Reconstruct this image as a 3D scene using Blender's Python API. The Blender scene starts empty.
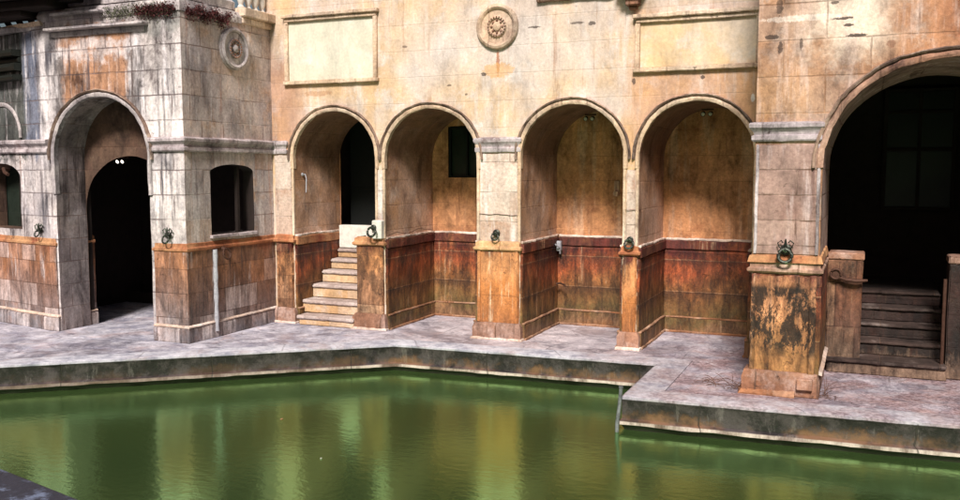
import bpy, bmesh, math, random
from mathutils import Vector, noise
random.seed(7)
S = bpy.context.scene
COL = S.collection
R = math.radians

# ---------------------------------------------------------------- camera, sky, sun, exposure
cam_d = bpy.data.cameras.new('camera'); cam = bpy.data.objects.new('camera', cam_d); COL.objects.link(cam)
S.camera = cam
cam_d.sensor_width = 36; cam_d.lens = 33.64; cam_d.clip_start = 0.05; cam_d.clip_end = 2000
cam.location = (5.692, -13.197, 2.70)
cam.rotation_euler = (R(90-5.1), 0, R(23.2))

SUN = Vector((0.22, -1.0, 0.92)).normalized()          # direction towards the sun
w = bpy.data.worlds.new('World'); S.world = w; w.use_nodes = True
nt = w.node_tree; bg = nt.nodes['Background']
sky = nt.nodes.new('ShaderNodeTexSky'); sky.sky_type = 'NISHITA'; sky.sun_disc = False
sky.sun_elevation = math.asin(SUN.z); sky.sun_rotation = math.atan2(SUN.x, SUN.y)
sky.dust_density = 4; sky.air_density = 1.2
nt.links.new(sky.outputs[0], bg.inputs[0]); bg.inputs[1].default_value = 0.05
sd = bpy.data.lights.new('sun', 'SUN'); sd.energy = 5.0; sd.angle = R(12); sd.color = (1, .94, .885)
so = bpy.data.objects.new('sun', sd); COL.objects.link(so)
so.rotation_euler = SUN.to_track_quat('Z', 'Y').to_euler()
vs = S.view_settings; vs.view_transform = 'Standard'; vs.look = 'None'; vs.gamma = 1; vs.use_curve_mapping = False
vs.exposure = 0.22
S.render.resolution_x = 1024; S.render.resolution_y = 533

# ---------------------------------------------------------------- node helper
class G:
    def __init__(s, name):
        s.m = bpy.data.materials.new(name); s.m.use_nodes = True; s.t = s.m.node_tree
        s.b = s.t.nodes['Principled BSDF']; s.pos = s.t.nodes.new('ShaderNodeNewGeometry')
        s.P = s.pos.outputs['Position']; s.N = s.pos.outputs['True Normal']
    def link(s, v, sock):
        if hasattr(v, 'is_output'): s.t.links.new(v, sock)
        elif isinstance(v, (tuple, list)): sock.default_value = tuple(v) + ((1,) if sock.type == 'RGBA' and len(v) == 3 else ())
        else: sock.default_value = v
    def math(s, op, a, b=0.0, clamp=False):
        n = s.t.nodes.new('ShaderNodeMath'); n.operation = op; n.use_clamp = clamp
        s.link(a, n.inputs[0]); s.link(b, n.inputs[1]); return n.outputs[0]
    def add(s, a, b): return s.math('ADD', a, b)
    def mul(s, a, b): return s.math('MULTIPLY', a, b)
    def sep(s, v):
        n = s.t.nodes.new('ShaderNodeSeparateXYZ'); s.link(v, n.inputs[0]); return n.outputs
    def comb(s, x, y, z):
        n = s.t.nodes.new('ShaderNodeCombineXYZ')
        for i, v in enumerate((x, y, z)): s.link(v, n.inputs[i])
        return n.outputs[0]
    def scale(s, v, sc):
        n = s.t.nodes.new('ShaderNodeVectorMath'); n.operation = 'MULTIPLY'
        s.link(v, n.inputs[0]); n.inputs[1].default_value = sc; return n.outputs[0]
    def vadd(s, a, b):
        n = s.t.nodes.new('ShaderNodeVectorMath'); s.link(a, n.inputs[0]); s.link(b, n.inputs[1]); return n.outputs[0]
    def noise(s, v, sc=1.0, det=4, rough=.6, out=0, dist=0):
        n = s.t.nodes.new('ShaderNodeTexNoise'); s.link(v, n.inputs['Vector'])
        n.inputs['Scale'].default_value = sc; n.inputs['Detail'].default_value = det
        n.inputs['Roughness'].default_value = rough; n.inputs['Distortion'].default_value = dist
        return n.outputs[out]
    def step(s, v, lo, hi, a=0.0, b=1.0):
        n = s.t.nodes.new('ShaderNodeMapRange'); n.interpolation_type = 'SMOOTHSTEP'
        s.link(v, n.inputs[0]); n.inputs[1].default_value = lo; n.inputs[2].default_value = hi
        n.inputs[3].default_value = a; n.inputs[4].default_value = b; return n.outputs[0]
    def mix(s, f, a, b, mode='MIX'):
        n = s.t.nodes.new('ShaderNodeMix'); n.data_type = 'RGBA'; n.blend_type = mode
        s.link(f, n.inputs[0]); s.link(a, n.inputs[6]); s.link(b, n.inputs[7]); return n.outputs[2]
    def ramp(s, v, stops):
        n = s.t.nodes.new('ShaderNodeValToRGB'); s.link(v, n.inputs[0]); e = n.color_ramp.elements
        while len(e) < len(stops): e.new(.5)
        for i, (p, c) in enumerate(stops): e[i].position = p; e[i].color = tuple(c) + (1,)
        return n.outputs[0]
    def brick(s, u, v, bw, bh, mortar=.011):
        n = s.t.nodes.new('ShaderNodeTexBrick'); s.link(s.comb(u, v, 0.0), n.inputs['Vector'])
        n.inputs['Color1'].default_value = (0, 0, 0, 1); n.inputs['Color2'].default_value = (1, 1, 1, 1)
        n.inputs['Mortar'].default_value = (.5, .5, .5, 1)
        n.inputs['Scale'].default_value = 1; n.inputs['Mortar Size'].default_value = mortar
        n.inputs['Mortar Smooth'].default_value = .4
        n.inputs['Brick Width'].default_value = bw; n.inputs['Row Height'].default_value = bh
        n.offset = .5; return n.outputs[0], n.outputs[1]
    def voro(s, v, sc):
        n = s.t.nodes.new('ShaderNodeTexVoronoi'); n.feature = 'DISTANCE_TO_EDGE'; s.link(v, n.inputs['Vector'])
        n.inputs['Scale'].default_value = sc; return n.outputs[0]
    def box(s, lo, hi, soft):          # soft box in world space with a ragged edge: a stain, or shade painted in, with a place of its own
        wob = s.mul(s.math('SUBTRACT', s.noise(s.P, 2.2, 5, .7), .5), 1.1)
        x, y, z = s.sep(s.P)
        x = s.add(x, s.mul(wob, .45)); z = s.add(z, wob)
        f = None
        for c, l, h in ((x, lo[0], hi[0]), (z, lo[1], hi[1])):
            a = s.mul(s.step(c, l-soft, l+soft), s.step(c, h-soft, h+soft, 1, 0))
            f = a if f is None else s.mul(f, a)
        return f
    def finish(s, col, rough=.85, bumps=(), spec=.3):
        s.link(col, s.b.inputs['Base Color']); s.link(rough, s.b.inputs['Roughness'])
        s.b.inputs['Specular IOR Level'].default_value = spec
        prev = None
        for h, st, d in bumps:
            n = s.t.nodes.new('ShaderNodeBump'); s.link(h, n.inputs['Height'])
            n.inputs['Strength'].default_value = st; n.inputs['Distance'].default_value = d
            if prev: s.t.links.new(prev, n.inputs['Normal'])
            prev = n.outputs[0]
        if prev: s.t.links.new(prev, s.b.inputs['Normal'])
        return s.m
    def uv(s):                          # wall coordinates from the way a face looks
        x, y, z = s.sep(s.P); nx, ny, nz = s.sep(s.N)
        f = s.math('GREATER_THAN', s.math('ABSOLUTE', nx), .71)
        return s.add(s.mul(x, s.math('SUBTRACT', 1.0, f)), s.mul(y, f)), z

def stone(name, c, con=.35, fm=.6, marks=(), block=(.78, .385), var=.25, mort=.45, mortcol=(.12, .07, .05), streak=None, pale=None, stains_shade=(), bump=1., rough=.88, pit=.5, zoff=0.0):
    g = G(name); u, v = g.uv(); P = g.P
    big = g.noise(P, .9, 4, .6); med = g.noise(g.vadd(P, (7, 3, 1)), 2.6, 6, .68); fine = g.noise(P, 22, 6, .7)
    col = g.mix(g.step(big, .36, .62), c[0], c[1])
    col = g.mix(g.step(med, .5, .72), col, c[2])
    bc, bf = g.brick(g.add(u, g.mul(g.math('SUBTRACT', g.noise(P, 5, 3), .5), .03)), g.add(g.add(v, zoff), g.mul(g.math('SUBTRACT', g.noise(P, 4, 3), .5), .025)), block[0], block[1])
    bv = g.sep(bc)[0]
    col = g.mix(g.mul(g.step(bv, .55, 1.0), var), col, c[1]); col = g.mix(g.mul(g.step(bv, .5, 0.0), var), col, c[2])
    col = g.mix(g.mul(g.math('ABSOLUTE', g.math('SUBTRACT', bv, .5)), var*.9), col, (.10, .07, .06))
    for lo, hi, soft, sc, amt in stains_shade:
        col = g.mix(g.mul(g.box(lo, hi, soft), amt), col, sc)
    if pale:
        s2 = g.noise(g.scale(g.vadd(P, (3, 9, 0)), (4.5, 4.5, .55)), 1, 5, .7)
        col = g.mix(g.mul(g.step(s2, .52, .68), pale[1]), col, pale[0])
    if streak:
        for k, (sc, amt, lo) in enumerate(streak):
            s1 = g.noise(g.scale(g.vadd(P, (k*5.3, k*3.1, k)), (6.5, 6.5, .38)), 1, 6, .72)
            patch = g.step(g.noise(g.vadd(P, (k*11, 2, 5)), .8, 3), .4, .62)
            col = g.mix(g.mul(g.mul(g.step(s1, lo, lo+.14), patch), amt), col, sc)
    if marks:
        X_, Y_, Z_ = g.sep(P); nn = g.mul(g.math('SUBTRACT', g.noise(P, 17, 8, .8), .5), 4.5); n2 = g.mul(g.math('SUBTRACT', g.noise(g.vadd(P, (4, 4, 4)), 6, 4, .7), .5), .25)
        for mx_, mz_, rx_, rz_, mc_, ma_ in marks:
            dx = g.math('DIVIDE', g.add(g.math('SUBTRACT', X_, mx_), g.mul(n2, rx_*3)), rx_); dz = g.math('DIVIDE', g.add(g.math('SUBTRACT', Z_, mz_), g.mul(n2, rz_*3)), rz_)
            d2 = g.add(g.add(g.mul(dx, dx), g.mul(dz, dz)), nn)
            col = g.mix(g.step(d2, 1.0, .7, 0, ma_), col, mc_)
    mm = g.mul(g.mul(bf, mort), g.step(g.noise(P, 1.9, 4), .38, .6))
    col = g.mix(mm, col, mortcol)
    pits = g.step(g.noise(g.vadd(P, (1, 1, 8)), 9, 7, .75), .62, .72)
    col = g.mix(g.mul(pits, pit), col, (.09, .05, .035))
    col = g.mix(fm, col, g.ramp(fine, [(.32, (.55, .53, .52)), (.68, (1.30, 1.30, 1.30))]), 'MULTIPLY')
    blo = g.noise(g.scale(g.vadd(P, (13, 4, 2)), (1.5, 1.5, .8)), 1.6, 8, .72, dist=.3)
    col = g.mix(con, col, g.ramp(blo, [(.32, (.25, .22, .22)), (.47, (.95, .92, .90)), (.66, (1.55, 1.5, 1.45))]), 'MULTIPLY')
    h = g.math('SUBTRACT', g.add(g.mul(med, .5), g.mul(fine, .35)), g.mul(bf, .55*min(1, mort*1.4)))
    h = g.math('SUBTRACT', h, g.mul(pits, .4))
    return g.finish(col, rough, ((h, .75*bump, .018),))

def dado(name, fret=0, line=None, jt=.6, con=.8, wa=.75, top=(.10, .016, .010), hot=(.52, .20, .055), mid=(.30, .115, .035), low=(.06, .042, .018), foot=(.20, .13, .09), drip=(.62, .42, .26), dripamt=.5, dark=(.045, .018, .012), darkamt=.7, H=1.55, block=(.5, .42), var=.3, zred=.80):
    g = G(name); u, v = g.uv(); P = g.P
    z = g.sep(P)[2]
    wob = g.add(g.mul(g.math('SUBTRACT', g.noise(g.scale(P, (2.6, 2.6, .8)), 1, 5, .7), .5), wa), g.mul(g.math('SUBTRACT', g.noise(g.scale(P, (14, 14, 5)), 1, 7, .8), .5), .55))
    wob = g.add(wob, g.mul(g.math('SUBTRACT', g.noise(g.scale(P, (1, 1, .3)), .75, 2, .5), .5), .8))
    t = g.math('DIVIDE', g.add(z, wob), H)
    col = g.ramp(t, [(.03, foot), (.15, low), (.33, tuple((a+b)/2 for a, b in zip(low, mid))), (.5, mid), (.68, hot), (zred, tuple(x*.8 for x in hot)), (zred+.12, top), (1.0, top)])
    med = g.noise(P, 3.2, 6, .72); fine = g.noise(P, 26, 6, .72)
    col = g.mix(g.mul(g.step(med, .45, .7), .5), col, mid)
    bc, bf = g.brick(g.add(u, .13), v, block[0], block[1], .007); bv = g.sep(bc)[0]
    col = g.mix(g.mul(g.step(bv, .5, 1.0), var), col, drip); col = g.mix(g.mul(g.step(bv, .5, 0.), var), col, dark)
    s1 = g.noise(g.scale(P, (12, 12, .7)), 1, 6, .75)
    col = g.mix(g.mul(g.mul(g.step(s1, .5, .66), g.step(g.noise(g.vadd(P, (4, 0, 0)), 1.3, 3), .38, .6)), darkamt), col, dark)
    s2 = g.noise(g.scale(g.vadd(P, (8, 1, 3)), (11, 11, .55)), 1, 6, .75)
    col = g.mix(g.mul(g.mul(g.step(s2, .55, .66), g.step(g.noise(g.vadd(P, (9, 9, 9)), 1.6, 3), .42, .62)), dripamt), col, drip)
    blot = g.step(g.noise(g.vadd(P, (2, 5, 7)), 7, 8, .78), .6, .68)
    col = g.mix(g.mul(blot, .6), col, (.07, .03, .018))
    spk = g.step(g.noise(g.vadd(P, (5, 5, 1)), 16, 8, .8), .66, .71)
    col = g.mix(g.mul(spk, .55), col, (.6, .5, .42))
    if line:
        zz = g.add(z, g.mul(g.math('SUBTRACT', g.noise(P, 7, 5, .7), .5), .03))
        for lz in line:
            la = g.step(g.math('ABSOLUTE', g.math('SUBTRACT', zz, lz)), .012, .004)
            col = g.mix(g.mul(la, .55), col, (.40, .22, .12))
            col = g.mix(g.mul(g.mul(g.step(zz, lz-.16, lz-.005), g.step(zz, lz, lz-.004)), .45), col, dark)
    if fret:
        fm = g.step(g.noise(g.scale(g.vadd(P, (3.3, 7, 1)), (5, 5, 2.4)), 1, 9, .82, dist=.4), .46, .505)
        fm = g.mul(fm, g.mul(g.step(g.add(z, g.mul(wob, .5)), .42, .62), g.step(z, 1.36, 1.28)))
        col = g.mix(g.mul(fm, fret), col, (.016, .010, .008))
    crk = g.step(g.voro(g.vadd(P, g.scale(g.noise(P, 5, 5, .7, out=1), (.5, .5, .5))), 3.2), 0, .022, 1, 0)
    col = g.mix(g.mul(g.mul(crk, .55), g.step(g.noise(P, 1.7, 3), .48, .56)), col, (.03, .014, .01))
    col = g.mix(g.mul(g.mul(bf, jt), g.step(g.noise(P, 1.6, 3), .4, .6)), col, (.06, .03, .02))
    col = g.mix(.6, col, g.ramp(fine, [(.3, (.55, .55, .55)), (.7, (1.3, 1.3, 1.3))]), 'MULTIPLY')
    blo = g.noise(g.scale(g.vadd(P, (3, 14, 2)), (3.2, 3.2, 1.1)), 1.5, 9, .76, dist=.35)
    col = g.mix(con, col, g.ramp(blo, [(.34, (.12, .09, .08)), (.45, (.62, .58, .55)), (.54, (1.1, 1.08, 1.05)), (.66, (1.9, 1.9, 1.9))]), 'MULTIPLY')
    h = g.math('SUBTRACT', g.add(g.mul(med, .6), g.mul(fine, .4)), g.add(g.mul(bf, .4), g.mul(blot, .3)))
    return g.finish(col, g.step(med, .3, .7, .45, .9), ((h, .9, .02),), .4)

def plain(name, c, rough=.7, metal=0, sc=20, amt=.4, bump=.3, emit=None):
    g = G(name); f = g.noise(g.P, sc, 5, .7)
    col = g.mix(g.step(f, .4, .65, 0, amt), c, tuple(x*.35 for x in c))
    g.b.inputs['Metallic'].default_value = metal
    if emit: g.b.inputs['Emission Color'].default_value = emit[0]+(1,); g.b.inputs['Emission Strength'].default_value = emit[1]
    return g.finish(col, rough, ((f, bump, .006),))

def paving():
    g = G('wet_paving_stone'); P = g.P; x, y, z = g.sep(P)
    big = g.noise(P, .7, 4, .6, dist=.5); med = g.noise(P, 2.4, 7, .72, dist=.6); fine = g.noise(P, 18, 6, .72)
    col = g.mix(g.step(med, .36, .64), (.27, .265, .33), (.55, .53, .58))
    right = g.step(g.add(x, g.mul(g.math('SUBTRACT', big, .5), 5)), 1.2, 4.6)
    col = g.mix(g.mul(right, g.step(g.noise(g.vadd(P, (3, 3, 3)), 1.7, 6, .7), .35, .6, .25, .95)), col, g.mix(g.step(fine, .4, .6), (.17, .095, .095), (.36, .26, .27)))
    mid = g.mul(g.step(x, -2.5, -.5), g.step(x, 3.5, 1.0)); 
    col = g.mix(g.mul(mid, .55), col, (.56, .47, .46))
    col = g.mix(g.step(g.noise(g.vadd(P, (1, 12, 0)), 1.3, 7, .75, dist=.8), .5, .66, 0, .5), col, (.40, .27, .25))
    col = g.mix(g.step(y, -5.0, -5.6), col, g.mix(g.step(med, .45, .6), (.035, .035, .05), (.14, .16, .24)))
    blo = g.noise(g.vadd(P, (5, 2, 9)), 1.5, 9, .78, dist=.6)
    col = g.mix(.75, col, g.ramp(blo, [(.36, (.35, .33, .36)), (.48, (.9, .88, .9)), (.62, (1.45, 1.42, 1.42))]), 'MULTIPLY')
    scum = g.step(g.noise(g.vadd(P, (6, 1, 0)), 3.6, 9, .8, dist=.8), .55, .66)
    col = g.mix(g.mul(scum, .55), col, (.62, .60, .64))
    dk = g.step(g.noise(g.vadd(P, (2, 8, 4)), 2.0, 9, .8, dist=1.), .52, .64)
    col = g.mix(g.mul(dk, .65), col, (.11, .09, .115))
    damp = g.step(g.noise(g.vadd(P, (7, 7, 0)), .8, 6, .7, dist=.6), .52, .62)
    col = g.mix(g.mul(damp, .4), col, (.16, .14, .18))
    bc, bf = g.brick(g.add(x, g.mul(med, .03)), g.add(g.mul(y, .98), g.mul(x, .2)), 1.35, .85, .010)
    bf = g.mul(bf, g.step(g.noise(P, 1.1, 3), .5, .62))
    col = g.mix(g.mul(bf, .4), col, (.07, .06, .06))
    crk = g.step(g.voro(g.vadd(P, g.scale(g.noise(P, 3, 4, .6, out=1), (.6, .6, .6))), .9), .0, .012, 1, 0)
    col = g.mix(g.mul(g.mul(crk, .35), g.step(big, .5, .6)), col, (.06, .05, .05))
    col = g.mix(.6, col, g.ramp(fine, [(.3, (.6, .6, .6)), (.7, (1.25, 1.25, 1.25))]), 'MULTIPLY')
    h = g.math('SUBTRACT', g.add(g.mul(med, .5), g.mul(fine, .35)), g.add(g.mul(bf, .5), g.mul(crk, .3)))
    return g.finish(col, g.mix(damp, (.75,)*3, (.28,)*3), ((h, .9, .025),), .5)

def kerbmat():
    g = G('pool_kerb_stone'); P = g.P; x, y, z = g.sep(P)
    med = g.noise(P, 3.1, 7, .74); fine = g.noise(P, 20, 6, .7)
    top = g.mix(g.step(med, .34, .6), (.26, .26, .32), (.56, .55, .60))
    rgt = g.step(g.add(x, g.mul(g.math('SUBTRACT', g.noise(P, .7, 4, .6, dist=.5), .5), 5)), 1.2, 4.6)
    top = g.mix(g.mul(rgt, g.step(g.noise(g.vadd(P, (3, 3, 3)), 1.7, 6, .7), .35, .6, .15, .75)), top, g.mix(g.step(fine, .4, .6), (.17, .10, .10), (.38, .29, .30)))
    top = g.mix(g.step(g.noise(g.vadd(P, (1, 12, 0)), 1.3, 7, .75, dist=.8), .5, .66, 0, .5), top, (.36, .26, .25))
    top = g.mix(g.step(y, -5.0, -5.6), top, g.mix(g.step(med, .5, .62), (.035, .035, .05), (.16, .19, .28)))
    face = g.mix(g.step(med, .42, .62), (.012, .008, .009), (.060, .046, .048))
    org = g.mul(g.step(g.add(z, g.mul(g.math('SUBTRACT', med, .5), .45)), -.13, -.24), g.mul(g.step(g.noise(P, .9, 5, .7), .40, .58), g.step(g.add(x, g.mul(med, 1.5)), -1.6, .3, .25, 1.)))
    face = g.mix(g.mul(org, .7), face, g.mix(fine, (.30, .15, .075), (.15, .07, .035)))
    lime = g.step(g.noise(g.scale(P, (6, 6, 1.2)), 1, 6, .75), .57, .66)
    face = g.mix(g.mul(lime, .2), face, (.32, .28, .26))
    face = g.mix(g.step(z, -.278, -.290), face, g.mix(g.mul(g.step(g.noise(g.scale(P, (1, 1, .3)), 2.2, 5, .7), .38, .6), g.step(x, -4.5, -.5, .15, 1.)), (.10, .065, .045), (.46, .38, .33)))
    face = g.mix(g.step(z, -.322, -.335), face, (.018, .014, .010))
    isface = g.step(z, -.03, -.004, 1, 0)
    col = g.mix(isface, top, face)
    bc, bf = g.brick(g.add(g.add(x, g.mul(y, .6)), g.mul(med, .06)), z, 2.35, 40, .010)
    col = g.mix(g.mul(bf, g.add(.3, g.mul(isface, .45))), col, (.03, .024, .02))
    col = g.mix(.5, col, g.ramp(fine, [(.3, (.6, .6, .6)), (.7, (1.3, 1.3, 1.3))]), 'MULTIPLY')
    return g.finish(col, .6, ((g.math('SUBTRACT', g.add(med, g.mul(fine, .5)), bf), .7, .02),), .4)

def watermat():
    g = G('green_pool_water'); P = g.P
    n = g.noise(P, .5, 3, .5)
    col = g.mix(n, (.036, .066, .024), (.060, .092, .028))
    w1 = g.noise(g.scale(P, (1, 1.6, 1)), 7, 3, .5); w2 = g.noise(P, 26, 2, .5)
    h = g.add(w1, g.mul(w2, .35))
    m = g.finish(col, 1.0, ((h, .10, .02),), 0)
    gl = g.t.nodes.new('ShaderNodeBsdfGlossy'); gl.inputs['Color'].default_value = (.46, .80, .38, 1); gl.inputs['Roughness'].default_value = .15
    fr = g.t.nodes.new('ShaderNodeFresnel'); fr.inputs['IOR'].default_value = 1.42
    bp = g.t.nodes.new('ShaderNodeBump'); g.link(h, bp.inputs['Height']); bp.inputs['Strength'].default_value = .11; bp.inputs['Distance'].default_value = .02
    g.t.links.new(bp.outputs[0], gl.inputs['Normal']); g.t.links.new(bp.outputs[0], fr.inputs['Normal'])
    mx = g.t.nodes.new('ShaderNodeMixShader'); out = g.t.nodes['Material Output']
    g.t.links.new(g.mul(fr.outputs[0], .58), mx.inputs[0]); g.t.links.new(g.b.outputs[0], mx.inputs[1]); g.t.links.new(gl.outputs[0], mx.inputs[2])
    g.t.links.new(mx.outputs[0], out.inputs['Surface'])
    return m

CREAM = ((.55, .45, .385), (.60, .41, .235), (.63, .58, .545))
M = {}
M['main'] = stone('main_wall_stone', CREAM, fm=.38, marks=((.95, 4.88, .10, .018, (.05, .035, .03), .8), (1.62, 4.90, .12, .02, (.05, .035, .03), .7), (1.85, 4.88, .06, .03, (.05, .035, .03), .8), (.34, 4.36, .03, .22, (.36, .13, .06), .8), (.34, 4.25, .28, .12, (.62, .34, .12), .6), (.1, 4.2, .05, .03, (.05, .035, .03), .8), (2.5, 4.0, .03, .05, (.05, .035, .03), .8), (3.5, 4.02, .03, .03, (.05, .035, .03), .8), (-1.3, 4.7, .05, .02, (.05, .035, .03), .6), (-.5, 4.05, .04, .02, (.05, .035, .03), .7), (4.2, 3.7, .03, .06, (.7, .66, .62), .8), (-.2, 3.9, .03, .02, (.05, .035, .03), .7), (-3.0, 4.0, .3, .05, (.40, .22, .12), .6)), con=.42, block=(1.25, .42), var=.22, mort=.22, mortcol=(.36, .26, .20), pit=.22,
    streak=(((.28, .13, .07), .6, .54),), pale=((.66, .62, .60), .4),
    stains_shade=(((-1.5, 4.0), (2.0, 5.2), .5, (.62, .56, .52), .55), ((-4.2, 2.9), (-3.3, 4.6), .25, (.40, .20, .13), .6), ((2.4, 2.9), (4.6, 4.25), .25, (.50, .24, .12), .55)))
M['pier'] = stone('pier_stone', ((.55, .42, .35), (.60, .50, .43), (.44, .27, .19)), block=(1.1, .47), var=.3, mort=.5, streak=(((.25, .10, .06), .6, .53),), pale=((.72, .68, .68), .7), pit=.5)
M['nich'] = stone('niche_wall_stone', ((.52, .33, .24), (.46, .25, .14), (.58, .42, .35)), con=.7, stains_shade=(((-99, 2.75), (99, 9), .35, (.15, .075, .045), .85),), block=(.9, .42), var=.25, mort=.35, streak=(((.12, .05, .03), .6, .54),), pit=.45)  # vaults and wall tops darkened: their shade is put into the colour
M['nback'] = stone('niche_back_stone', ((.46, .215, .10), (.50, .25, .125), (.26, .105, .05)), con=.95, block=(.9, .42), var=.2, mort=.25, streak=(((.10, .035, .02), .6, .52),), pale=((.62, .5, .4), .25), pit=.45)
M['left'] = stone('left_block_stone', ((.56, .51, .50), (.36, .34, .36), (.66, .62, .62)), con=1., block=(.52, .385), var=.6, mort=.8, mortcol=(.16, .12, .12), zoff=.0,
    streak=(((.045, .045, .06), .95, .49), ((.20, .09, .05), .6, .55)), pale=((.76, .73, .75), .75),
    stains_shade=(((-6.45, 3.7), (-4.95, 4.95), .15, (.36, .18, .09), .9), ((-5.05, 3.5), (-4.72, 4.62), .07, (.10, .09, .09), .85), ((-6.62, 3.5), (-6.40, 4.62), .06, (.11, .10, .10), .85), ((-6.6, 4.5), (-4.75, 4.70), .08, (.62, .60, .62), .6), ((-4.66, 3.1), (-3.9, 4.75), .10, (.76, .72, .70), .62), ((-6.95, 3.1), (-6.62, 4.9), .08, (.78, .75, .76), .6), ((-4.7, 4.8), (-3.9, 5.3), .12, (.20, .23, .20), .5), ((-4.62, 1.5), (-3.9, 2.9), .2, (.74, .69, .68), .5), ((-7.45, 3.0), (-6.98, 5.0), .10, (.10, .13, .20), .85), ((-9.9, 2.9), (-7.4, 5.2), .08, (.03, .04, .035), .9)), bump=2.)  # far left patch: algae, with that wall's shade put into the colour
M['vault'] = stone('brown_vault_plaster', ((.17, .085, .05), (.13, .06, .035), (.22, .13, .09)), con=.6, block=(.9, .42), var=.2, mort=.25)
M['limeB'] = stone('brown_lime_edge', ((.34, .17, .09), (.26, .11, .05), (.52, .36, .26)), con=.8, block=(.5, 40), var=.3, mort=.3, pit=.8, bump=1.6)
M['drip'] = stone('sooty_drip_mould', ((.30, .20, .15), (.12, .08, .065), (.50, .40, .33)), con=1., block=(.4, 40), pit=.9, bump=1.6)
M['soff'] = stone('arch_soffit_stone', ((.30, .25, .24), (.20, .17, .18), (.36, .33, .34)), con=1., block=(.4, .385), var=.5, mort=.6, streak=(((.04, .03, .03), .9, .47), ((.40, .38, .42), .7, .56)))
M['innerw'] = stone('dark_inner_wall', ((.10, .055, .035), (.07, .04, .03), (.14, .09, .06)), con=.8, block=(.5, .385), var=.3, mort=.5)  # dark brown for the inner wall and the far window reveal
M['dadoB'] = dado('brown_low_wall', con=.9, jt=.6, top=(.20, .09, .05), hot=(.17, .065, .03), mid=(.14, .065, .04), low=(.08, .05, .035), block=(.5, .6), dripamt=.4, darkamt=.8)
M['darkT'] = stone('unlit_tread_stone', ((.055, .035, .03), (.03, .02, .017), (.15, .12, .11)), con=1., block=(.7, 40), pit=.8, bump=1.6)  # right stair treads: gloom of the arch put into the colour
M['leftside'] = stone('left_block_side_stone', ((.54, .46, .42), (.42, .38, .39), (.54, .37, .27)), con=.75, block=(.52, .385), var=.5, mort=.75, mortcol=(.18, .12, .10),
    streak=(((.09, .07, .08), .8, .52), ((.30, .12, .06), .6, .53)), pale=((.66, .62, .62), .6), bump=1.2)
M['right'] = stone('right_block_stone', marks=((5.38, 4.42, .12, .02, (.05, .035, .03), .9), (5.45, 4.34, .05, .02, (.05, .035, .03), .9), (5.55, 4.22, .12, .02, (.05, .035, .03), .9), (5.30, 4.60, .05, .02, (.05, .035, .03), .8), (4.72, 4.12, .03, .08, (.05, .035, .03), .8), (4.62, 4.25, .08, .03, (.05, .035, .03), .8), (4.95, 4.15, .02, .07, (.05, .035, .03), .7), (5.9, 4.10, .05, .05, (.22, .10, .06), .6), (4.7, 4.6, .04, .12, (.05, .035, .03), .7), (5.25, 4.9, .18, .05, (.05, .035, .03), .6), (5.0, 4.45, .5, .04, (.70, .60, .52), .8)), c=((.44, .27, .17), (.38, .20, .11), (.50, .40, .34)), con=.8, block=(.95, .42), var=.45, mort=.5,
    streak=(((.10, .04, .03), .7, .54),), pale=((.66, .52, .46), .5), stains_shade=(((5.0, 4.1), (5.9, 4.9), .2, (.66, .56, .46), .9), ((6.5, 4.1), (9, 6), .4, (.33, .11, .05), .7), ((4.4, 3.2), (5.0, 3.9), .2, (.40, .22, .10), .6)), pit=.8)
M['rpier'] = stone('right_pier_stone', ((.34, .23, .20), (.38, .26, .22), (.22, .13, .11)), con=.7, block=(.9, .3), var=.5, mort=.9, streak=(((.08, .03, .03), .8, .50),), pale=((.55, .46, .46), .6))
M['mould'] = stone('moulding_stone', con=.6, c=((.66, .54, .43), (.60, .44, .30), (.40, .27, .20)), block=(.4, 40), var=.25, mort=.5, pit=.7, streak=(((.12, .07, .06), .6, .54),), bump=1.4)
M['mouldL'] = stone('grey_moulding_stone', con=.8, c=((.46, .42, .42), (.34, .31, .33), (.62, .58, .57)), block=(.6, 40), var=.3, mort=.5, pit=.7, streak=(((.05, .05, .06), .7, .5),), bump=1.4)
M['cornice'] = stone('cornice_stone', con=1., c=((.36, .32, .34), (.52, .48, .50), (.16, .10, .10)), block=(.7, 40), var=.2, mort=.5, pit=.8, streak=(((.07, .04, .04), .7, .5),), bump=1.5)
M['render'] = stone('rendered_panel', fm=.25, con=.35, streak=(((.40, .32, .22), .5, .55),), c=((.60, .57, .47), (.57, .54, .43), (.63, .60, .53)), block=(30, 30), var=.05, mort=0, pit=.12, bump=.3)
M['render2'] = stone('honey_panel', fm=.3, con=.35, c=((.62, .52, .42), (.64, .46, .26), (.64, .58, .52)), block=(30, 30), var=.05, mort=0, pit=.15, bump=.4)
M['dado'] = dado('rusty_dado', fret=.55, con=.9, jt=.4, hot=(.50, .22, .09), mid=(.42, .20, .10), low=(.22, .12, .07), dripamt=.7)
M['dadoN'] = dado('niche_rusty_dado', fret=.45, line=(.68, 1.21), jt=.25, block=(3.1, .66), wa=.32, con=.9, hot=(.36, .080, .026), mid=(.25, .095, .030), low=(.12, .082, .028), foot=(.22, .12, .06), top=(.085, .010, .009), dripamt=.45, darkamt=.75, var=.10, zred=.76)
M['dadoP'] = dado('bright_orange_dado', jt=.2, block=(3, .7), con=.5, hot=(.66, .29, .12), mid=(.58, .21, .06), low=(.36, .14, .05), drip=(.78, .60, .42), dripamt=.95, darkamt=.8, var=.15, zred=.86)
M['dadoL'] = dado('brown_block_dado', con=.7, top=(.34, .12, .06), hot=(.38, .17, .085), mid=(.29, .15, .10), low=(.24, .18, .17), foot=(.24, .22, .24), drip=(.64, .56, .55), dripamt=1., block=(.42, .385), var=.42, darkamt=.85, dark=(.06, .045, .045), zred=.86)
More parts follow.
